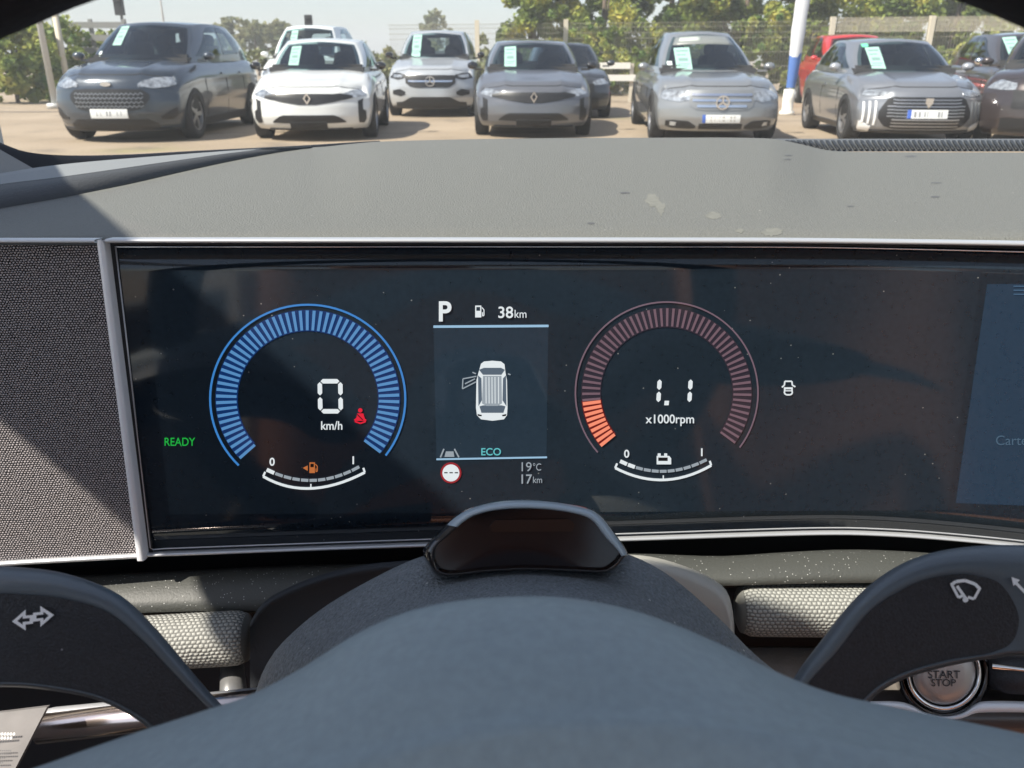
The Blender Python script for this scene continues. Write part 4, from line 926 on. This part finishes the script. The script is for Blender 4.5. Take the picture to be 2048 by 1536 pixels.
    for sx in (-1, 1):
        for yy, hh in ((yc + 1.05, .26), (yc + 2.0, .22)):
            x0 = sx * W * .20; top_ = zt + hh
            ins.append(grid([[Vector((x0 + .22 * k * math.cos(q), yy + .06 * math.sin(q) + .10 * t_, zt - .05 + (top_ - zt + .05) * t_)) for q in [2*math.pi*i/12 for i in range(12)]] for t_, k in ((0, 1), (.6, 1), (.9, .9), (1, .5))], True))
            ins.append(grid([[Vector((x0 + .125 * k * math.cos(q), yy + .13 + .05 * k * math.sin(q), top_ - .02 + .19 * t_)) for q in [2*math.pi*i/12 for i in range(12)]] for t_, k in ((0, .5), (.15, .9), (.5, 1), (.85, .9), (1, .4))], True))
    ins.append(hexa([Vector((x_, y_, z_)) for z_ in (zt - .02, zt + .06) for y_ in (yc + .15, yc + .5) for x_ in (-W * .38, W * .38)]))
    sw_ = [Vector((W * .2 + .17 * math.cos(q), yc + .62 + .05 * math.sin(q), zt + .03 + .15 * math.sin(q))) for q in [2*math.pi*i/20 for i in range(21)]]
    ins.append(tube(sw_, .016, 6))
    obj('cabin_seats', join(*ins), M_cabin, t, auto=R(40))
    wy = (.86, L - .82); wr = .325 if H < 1.5 else .355
    for yy in wy:
        side('wheel_arch', [(yy + wr * 1.16 * q, zb + .02, zb + .03 + max(.0, (wr * 1.16) * math.sqrt(max(0, 1 - q * q)) + wr - zb - .03)) for q in (-1, -.95, -.8, -.6, -.3, 0, .3, .6, .8, .95, 1)], M_arch, .004, n=24)
        for sd in (1, -1):
            w = empty('wheel', (sd * (W / 2 - .105), yy, wr), parent=t)
            def prof(l, n=28): return grid([[Vector((sd * x, r_ * math.cos(q), r_ * math.sin(q))) for q in [2*math.pi*i/n for i in range(n)]] for x, r_ in l], True)
            obj('tyre', prof([(-.1, wr * .62), (-.1, wr * .97), (-.07, wr), (.085, wr), (.108, wr * .96), (.116, wr * .84), (.114, wr * .68), (.08, wr * .66)]), M_tyre, w)
            rp = [prof([(.08, wr * .66), (.105, wr * .66), (.105, wr * .60), (.06, wr * .58)]), prof([(.06, wr * .14), (.095, wr * .13), (.098, .001)])]
            for i in range(5):
                q = 2*math.pi*i/5; d = Vector((0, math.cos(q), math.sin(q))); e = Vector((0, -math.sin(q), math.cos(q)))
                rp.append(hexa([Vector((sd * xx, 0, 0)) + d * rr * wr + e * ww * wr for xx in (.06, .094) for rr, ws_ in ((.10, .07), (.62, .10)) for ww in (-ws_, ws_)]))
            obj('rim', join(*rp), rims, w, auto=R(30))
            obj('brake_well', prof([(.03, .0005), (.03, wr * .6)]), M_arch, w)
        
    for sd in (1, -1):
        px, py, pz = sd * W / 2 * .93, yc + .28, zc + .06; rows = []
        for f_, s_ in ((-1, .25), (-.85, .7), (-.4, .97), (.1, 1), (.6, .92), (.9, .6), (1, .3)):
            rows.append([Vector((px + sd * .13 + .085 * s_ * math.cos(q) * (1 if True else 1), py + .075 * f_, pz + .06 * s_ * math.sin(q))) for q in [2*math.pi*i/14 for i in range(14)]])
        V, F = grid(rows, True); F += [list(range(14)), [len(V) - 14 + i for i in range(14)]]
        obj('wing_mirror', join((V, F), hexa([Vector((px + sd * a, py + b, pz + c)) for c in (-.075, -.045) for b in (-.03, .03) for a in (-.04, .1)])), mirror or pm, t, auto=R(50))
    for yy in (yc + .22, yc + 1.22, yc + 2.15):
        if yy < L - 1.1: side('door_seam', [(yy, zb + .14, zc - .03), (yy + .014, zb + .14, zc - .03)], M_arch, .003, n=3)
    for yy in (yc + 1.0, yc + 1.95):
        if yy < L - 1.2: side('door_handle', [(yy, zc - .17, zc - .145), (yy + .17, zc - .17, zc - .145)], pm, .022, n=5)
    front('bonnet_seam', [(-W * .40, zn - .012, zn - .003), (W * .40, zn - .012, zn - .003)], M_arch, .003, n=24)
    fea(t, front, side, onto, Fx, gh, Sx)
    t['_'] = 1; del t['_']
    def sheet(lbl, a0, a1, c0, c1, m=M_sheet, grp='price sheets behind the windscreens', nm='price_sheet', ct='sheet'):
        hw_ = W / 2 * .80
        g = lambda a, c: gh(max(-1, min(1, a * hw_ / gh(1, 0, c).x)), 0, c)
        vf = join(*onto(g, [(a0, c0, c1), (a1, c0, c1)], .0095, 1, 4, 3, -.0065))
        mw = Matrix.Translation(t.location) @ Matrix.Rotation(yaw, 4, 'Z'); o_ = mw @ g((a0 + a1) / 2, (c0 + c1) / 2)
        me = obj(nm, ([mw @ p - o_ for p in vf[0]], vf[1]), m, None, sm=False, label=lbl, cat=ct, group=grp); me.location = o_
        if nm == 'price_sheet':
            ln = []
            for f0, f1, e0, e1 in ((.12, .88, .80, .88), (.12, .7, .62, .68), (.2, .8, .36, .50), (.12, .88, .22, .25), (.12, .75, .13, .16)):
                da, dc = a1 - a0, c1 - c0
                ln.append(onto(g, [(a0 + da * f0, c0 + dc * e0, c0 + dc * e1), (a0 + da * f1, c0 + dc * e0, c0 + dc * e1)], .0105, 1, 4, 2, 0)[0])
            v2, f2 = join(*ln); obj('sheet_print', ([mw @ p - o_ for p in v2], f2), M_shprint, me, sm=False)
        return me
    return t, sheet
def plate(front, zl, zh, w=.26, x0=0., blue=True, m=None):
    p = front('number_plate', [(x0 - w, zl, zh), (x0 + w, zl, zh)], m or M_plate, .020, n=8)
def marks(t, Fx, zl, zh, pts, m, x0=0):
    q = []; rg = random.Random(len(t.name) + int(zl * 1000))
    def bar(a, b, c, d): q.append(([Fx(x0 + x, z) + Vector((0, -.0235, 0)) for x, z in ((a, c), (b, c), (b, d), (a, d))], [[0, 1, 2, 3]]))
    for a, b in pts:
        k = max(1, round((b - a) / .022)); w = (b - a) / k
        for g in range(k):
            l, r_ = a + g * w, a + g * w + w * .78; th = .0075; md = (zl + zh) / 2
            if rg.random() < .8: bar(l, l + th, zl, zh)
            for zz in (zl, md - th / 2, zh - th):
                if rg.random() < .55: bar(l + th, r_ - th, zz, zz + th)
            if rg.random() < .6: bar(r_ - th, r_, zl, zh)
    obj('plate_mark', join(*q), m, t, sm=False)
def badge(t, Fx, x, z, pts, m=M_chr, off=.03):
    n = len(pts); p = Fx(x, z)
    f_ = [Vector((x + a, p.y - off, z + b)) for a, b in pts]; b_ = [q + Vector((0, off + .01, 0)) for q in f_]
    obj('badge', prism(f_, b_), m, t, sm=False)
def ell(rx, rz, n=18): return [(rx * math.cos(2*math.pi*i/n), rz * math.sin(2*math.pi*i/n)) for i in range(n)]
def ringbadge(t, Fx, x, z, outer, k, spokes=(), off=.032):
    p = Fx(x, z); n = len(outer); Y = p.y - off
    o_ = [Vector((x + a, Y, z + b)) for a, b in outer]; i_ = [Vector((x + a * k, Y, z + b * k)) for a, b in outer]
    V, F = grid([[q + Vector((0, .03, 0)) for q in o_], o_, i_, [q + Vector((0, .03, 0)) for q in i_]], True)
    ps = [(V, F)]
    for q in spokes:
        d = Vector((math.cos(q), 0, math.sin(q))); e = Vector((-math.sin(q), 0, math.cos(q))); R0 = outer[0][0] * .92
        ps.append(hexa([Vector((x, Y + yy, z)) + d * (R0 * rr) + e * (ww * R0) for yy in (0.002, .02) for rr, w_ in ((0, .16), (1, .05)) for ww in (-w_, w_)]))
    obj('badge', join(*ps), M_chr, t, sm=False)
# 1 dark blue-grey suv
def f_suv(t, front, side, onto, Fx, gh, Sx):
    front('headlight', [(.42, .755, .80), (.60, .75, .89), (.76, .78, .93), (.885, .84, .935)], M_lamp, .010, True)
    front('grille', [(-.56, .60, .66), (-.46, .47, .725), (-.3, .44, .735), (.3, .44, .735), (.46, .47, .725), (.56, .60, .66)], M_blk, .010, n=24)
    for i, z in enumerate((.50, .555, .61, .665)):
        wv = [(-.48 + .96 * k / 32, z + .012 * (-1 if (k + i) % 2 else 1) - .006, z + .012 * (-1 if (k + i) % 2 else 1) + .010) for k in range(33)]
        front('grille_bar', wv, M_rimd, .016, n=65)
    plate(front, .35, .47); marks(t, Fx, .38, .44, ((-.17, -.14), (-.115, -.085), (-.03, -.005), (.015, .04), (.12, .145), (.17, .195)), M_pmark)
    badge(t, Fx, 0, .80, ell(.075, .03))
    front('lower_grille', [(-.62, .21, .27), (-.5, .20, .33), (.5, .20, .33), (.62, .21, .27)], M_blk, .010, n=20)
    front('fog_lamp', [(.66, .33, .36), (.8, .33, .46), (.86, .40, .50)], M_blk, .010, True); front('bumper_lip', [(-.82, .172, .21), (-.5, .172, .20), (.5, .172, .20), (.82, .172, .21)], M_blk, .014, n=16)
    side('sill', [(1.3, .17, .3), (3.5, .17, .3)], M_blk, .012)
t, sh_ = car('parked_suv', 'dark blue-grey suv with mesh grille, leftmost car of the near row', 213, 12.25, 1.88, 4.6, 1.70, paint('dark_navy_paint', (.038, .05, .068)), .93, 1.11, 1.2, .72, fea=f_suv)
sh_('pale green price sheet in the windscreen of the dark blue-grey suv', -.62, -.42, .42, .92); sh_('round pale sticker low in the windscreen of the dark suv', -.86, -.80, .16, .28, M_sheetw, None, 'windscreen_sticker', 'sticker')
# 2 and 4 small hatchbacks of one model
def f_hatch(t, front, side, onto, Fx, gh, Sx):
    front('headlight', [(.50, .60, .66), (.62, .61, .72), (.78, .66, .76), (.83, .70, .77)], M_lamp, .008, True)
    front('light_strip', [(.70, .34, .58), (.735, .36, .60), (.76, .40, .62)], M_drl if False else M_blk, .012, True)
    front('grille', [(-.62, .615, .645), (-.5, .57, .655), (-.12, .515, .66), (.12, .515, .66), (.5, .57, .655), (.62, .615, .645)], M_blk, .010, n=26)
    front('lower_grille', [(-.52, .27, .29), (-.38, .265, .375), (.38, .265, .375), (.52, .27, .29)], M_blk, .010, n=20)
    front('plate_holder', [(-.26, .165, .285), (.26, .165, .285)], M_arch, .030, n=8)
    front('side_intake', [(.70, .27, .36), (.76, .26, .46), (.80, .32, .44)], M_blk, .012, True)
    ringbadge(t, Fx, 0, .60, [(.055, 0), (0, .085), (-.055, 0), (0, -.085)], .55)
    front('bumper_lip', [(-.6, .165, .19), (.6, .165, .19)], M_blk, .014, n=14)
t, sh_ = car('parked_hatchback', 'white hatchback with black grille and black mirrors beside the dark suv', 613, 12.45, 1.80, 4.05, 1.45, paint('white_paint', (.60, .61, .60), 0., .35), .76, .97, 1.12, .68, fea=f_hatch, mirror=M_gloss, yaw=R(4))
sh_('pale green price sheet in the windscreen of the white hatchback', -.60, -.38, .22, .80)
t, sh_ = car('parked_hatchback', 'mid grey hatchback with black grille in the middle of the near row', 1068, 12.95, 1.80, 4.05, 1.44, paint('mid_grey_paint', (.125, .13, .145)), .76, .97, 1.12, .68, fea=f_hatch, mirror=M_gloss)
sh_('pale green price sheet in the windscreen of the mid grey hatchback', -.62, -.36, .18, .82)
# 3 white van behind
def f_van(t, front, side, onto, Fx, gh, Sx):
    front('headlight', [(.45, .78, .86), (.7, .80, .96), (.85, .84, 1.0)], M_lamp, .01, True)
    front('grille', [(-.4, .70, .78), (.4, .70, .78)], M_blk, .01); front('lower_grille', [(-.6, .3, .42), (.6, .3, .42)], M_blk, .01); plate(front, .46, .57)
t, sh_ = car('parked_van', 'white van mostly hidden behind the white hatchback', 592, 19.2, 1.82, 4.4, 1.87, paint('white_van_paint', (.70, .72, .71), 0., .4), .98, 1.16, 1.0, .62, fea=f_van)
sh_('pale price sheet in the windscreen of the white van', -.50, -.28, .2, .85)
# silver-white suv behind
def f_glx(t, front, side, onto, Fx, gh, Sx):
    front('headlight', [(.50, .76, .82), (.66, .74, .88), (.84, .80, .91)], M_blk, .008, True); front('lamp_lens', [(.56, .775, .82), (.76, .79, .86)], M_lamp, .014, True)
    front('grille', [(-.50, .66, .80), (-.42, .60, .81), (-.3, .58, .815), (.3, .58, .815), (.42, .60, .81), (.50, .66, .80)], M_blk, .010, n=22)
    front('grille_bar', [(-.44, .685, .715), (.44, .685, .715)], M_chr, .018, n=14)
    ringbadge(t, Fx, 0, .70, ell(.10, .10), .82, (R(90), R(210), R(330)), .04)
    front('lower_grille', [(-.72, .18, .30), (-.56, .17, .31), (-.4, .17, .40), (.4, .17, .40), (.56, .17, .31), (.72, .18, .30)], M_blk, .010, n=22)
    front('side_intake', [(.52, .45, .50), (.62, .42, .56), (.78, .46, .54)], M_blk, .012, True); front('bumper_lip', [(-.8, .165, .22), (.8, .165, .22)], M_blk, .014, n=14)
t, sh_ = car('parked_suv', 'pale silver suv behind the row, between the white and the mid grey hatchbacks', 860, 17.7, 1.84, 4.4, 1.72, paint('pale_silver_paint', (.42, .44, .46), .3), .93, 1.14, 1.15, .66, fea=f_glx, mirror=M_gloss)
sh_('pale green price sheet in the windscreen of the pale silver suv', -.66, -.40, .12, .88)
# dark hatchback behind
def f_dark(t, front, side, onto, Fx, gh, Sx):
    front('headlight', [(.48, .64, .70), (.66, .66, .78), (.80, .70, .80)], M_lamp, .008, True); front('grille', [(-.5, .52, .66), (.5, .52, .66)], M_blk, .01); front('lower_grille', [(-.6, .2, .4), (.6, .2, .4)], M_blk, .01, n=16); plate(front, .42, .52)
t, sh_ = car('parked_hatchback', 'dark grey hatchback half hidden behind the mid grey hatchback', 1138, 17.2, 1.78, 4.2, 1.47, paint('dark_grey_paint', (.045, .048, .055)), .80, .98, 1.12, .7, fea=f_dark)
# silver saloon
def f_coupe(t, front, side, onto, Fx, gh, Sx):
    front('headlight', [(.44, .585, .70), (.56, .57, .72), (.72, .60, .745), (.82, .66, .755)], M_lamp, .008, True)
    front('grille', [(-.44, .52, .715), (-.36, .475, .72), (-.24, .46, .72), (.24, .46, .72), (.36, .475, .72), (.44, .52, .715)], mat('grey_grille', (.22, .23, .24), .35, metal=.4), .010, n=22)
    for z, w in ((.50, .34), (.575, .40), (.645, .41)): front('grille_bar', [(-w, z, z + .03), (w, z, z + .03)], M_chr, .018, n=16)
    ringbadge(t, Fx, 0, .565, ell(.095, .095), .82, (R(90), R(210), R(330)), .045)
    plate(front, .30, .40); front('plate_band', [(-.26, .30, .40), (-.215, .30, .40)], M_pblue, .022, n=4); marks(t, Fx, .318, .382, ((-.17, -.13), (-.115, -.075), (-.03, .0), (.015, .05), (.12, .155), (.17, .205)), mat('plate_grey', (.35, .33, .28), .6))
    front('lower_grille', [(.34, .22, .25), (.44, .21, .31), (.66, .22, .33), (.74, .25, .32)], M_blk, .010, True); front('lower_grille', [(-.3, .21, .28), (.3, .21, .28)], M_blk, .010)
    g_ = lambda a, c: gh(a, 0, c)
    obj('visor_band', join(*onto(g_, [(-.84, .68, .895), (.84, .68, .895)], .009, 1, 12, 4, .0)), mat('visor_grey', (.19, .20, .19), .4, coat=.4), t)
    obj('visor_label', join(*onto(g_, [(-.70, .76, .86), (-.08, .76, .86)], .012, 1, 6, 3, -.008)), mat('visor_label_grey', (.42, .46, .42), .6), t)
    front('fog_lamp', [(.60, .25, .30), (.68, .26, .31)], M_lamp, .016, True)
t, sh_ = car('parked_saloon', 'silver saloon with chrome barred grille and star emblem in the near row', 1446, 12.1, 1.80, 4.75, 1.57, paint('silver_paint', (.24, .25, .26), .4), .78, .96, 1.35, .95, fea=f_coupe, rl=4.0, wt=.56, yaw=R(-3))
sh_('pale green price sheet in the windscreen of the silver saloon', -.66, -.34, .10, .60); sh_('small round sticker low in the windscreen of the silver saloon', -.84, -.74, .14, .28, M_sheetw, None, 'windscreen_sticker', 'sticker')
# red car
def f_red(t, front, side, onto, Fx, gh, Sx):
    front('headlight', [(.48, .74, .82), (.68, .76, .90), (.84, .80, .92)], M_lamp, .008, True); front('grille', [(-.5, .52, .74), (.5, .52, .74)], M_blk, .01); front('lower_grille', [(-.6, .22, .4), (.6, .22, .4)], M_blk, .01, n=16); plate(front, .42, .52)
t, sh_ = car('parked_suv', 'bright red suv behind the silver hatchback, right of the wrapped mast', 1738, 19.9, 1.85, 4.5, 1.70, paint('red_paint', (.50, .03, .03), .1), .92, 1.08, 1.2, .68, fea=f_red, yaw=R(-8))
# silver hatchback with green sticker
def f_208(t, front, side, onto, Fx, gh, Sx):
    front('headlight', [(.46, .655, .69), (.60, .66, .745), (.76, .69, .775), (.84, .73, .78)], M_lamp, .008, True)
    front('grille', [(-.60, .38, .46), (-.52, .27, .61), (-.42, .24, .645), (.42, .24, .645), (.52, .27, .61), (.60, .38, .46)], M_blk, .010, n=26)
    for i in range(9):
        z = .265 + .042 * i; w = .50 if 2 < i < 7 else .44; front('grille_bar', [(-w, z, z + .013), (w, z, z + .013)], M_rimw, .016, n=18)
    for k in range(3):
        a = .62 + .065 * k; front('light_claw', [(-a - .022, .285 + .02 * k, .61), (-a, .28 + .02 * k, .60)], M_drl, .016, False, 4); front('light_claw', [(a, .28 + .02 * k, .60), (a + .02, .285 + .02 * k, .61)], M_rimd, .016, False, 4)  # right claws grey: being out of the sun is put into their colour
    plate(front, .375, .485); front('plate_band', [(-.26, .375, .485), (-.21, .375, .485)], M_pblue, .022, n=4); marks(t, Fx, .395, .465, ((-.18, -.145), (-.13, -.09), (-.05, -.025), (-.01, .02), (.035, .06), (.13, .165), (.175, .21)), M_pmark)
    badge(t, Fx, 0, .575, [(-.05, .06), (.05, .06), (.05, 0), (0, -.07), (-.05, 0)])
    front('bumper_lip', [(-.66, .165, .215), (.66, .165, .215)], M_blk, .012, n=14); front('side_intake', [(.66, .20, .26), (.8, .22, .34)], M_drl, .010, True)
    side('sill', [(1.3, .17, .25), (3.0, .17, .25)], M_blk, .012)
t, sh_ = car('parked_hatchback', 'silver hatchback with slatted grille and claw shaped lights beside the red car', 1860, 11.75, 1.76, 4.05, 1.44, paint('bright_silver_paint', (.22, .23, .25), .45), .78, .96, 1.12, .70, fea=f_208, yaw=R(-6), mirror=paint('mirror_silver', (.36, .37, .40)))
sh_('pale green price sheet in the windscreen of the silver hatchback', -.66, -.40, .16, .78); sh_('dark green sticker at the top corner of the silver hatchback windscreen', -.70, -.58, .80, .91, M_gsheet, None, 'windscreen_sticker', 'sticker')
# dark estate at the far right
def f_est(t, front, side, onto, Fx, gh, Sx):
    f_red(t, front, side, onto, Fx, gh, Sx)
t, sh_ = car('parked_estate', 'dark grey estate car behind the silver hatchback near the right edge', 2140, 13.8, 1.84, 4.6, 1.58, paint('plum_grey_paint', (.06, .054, .058)), .86, 1.03, 1.2, .8, fea=f_est, mirror=M_chr, yaw=R(-12))
sh_('pale green price sheet in the windscreen of the dark grey estate car', -.72, -.46, .3, .92)
t, sh_ = car('parked_suv', 'dark maroon suv cut off at the right edge of the view', 2112, 11.2, 1.86, 4.5, 1.60, paint('maroon_paint', (.045, .034, .034)), .90, 1.04, 1.2, .72, fea=f_red, yaw=R(-33))
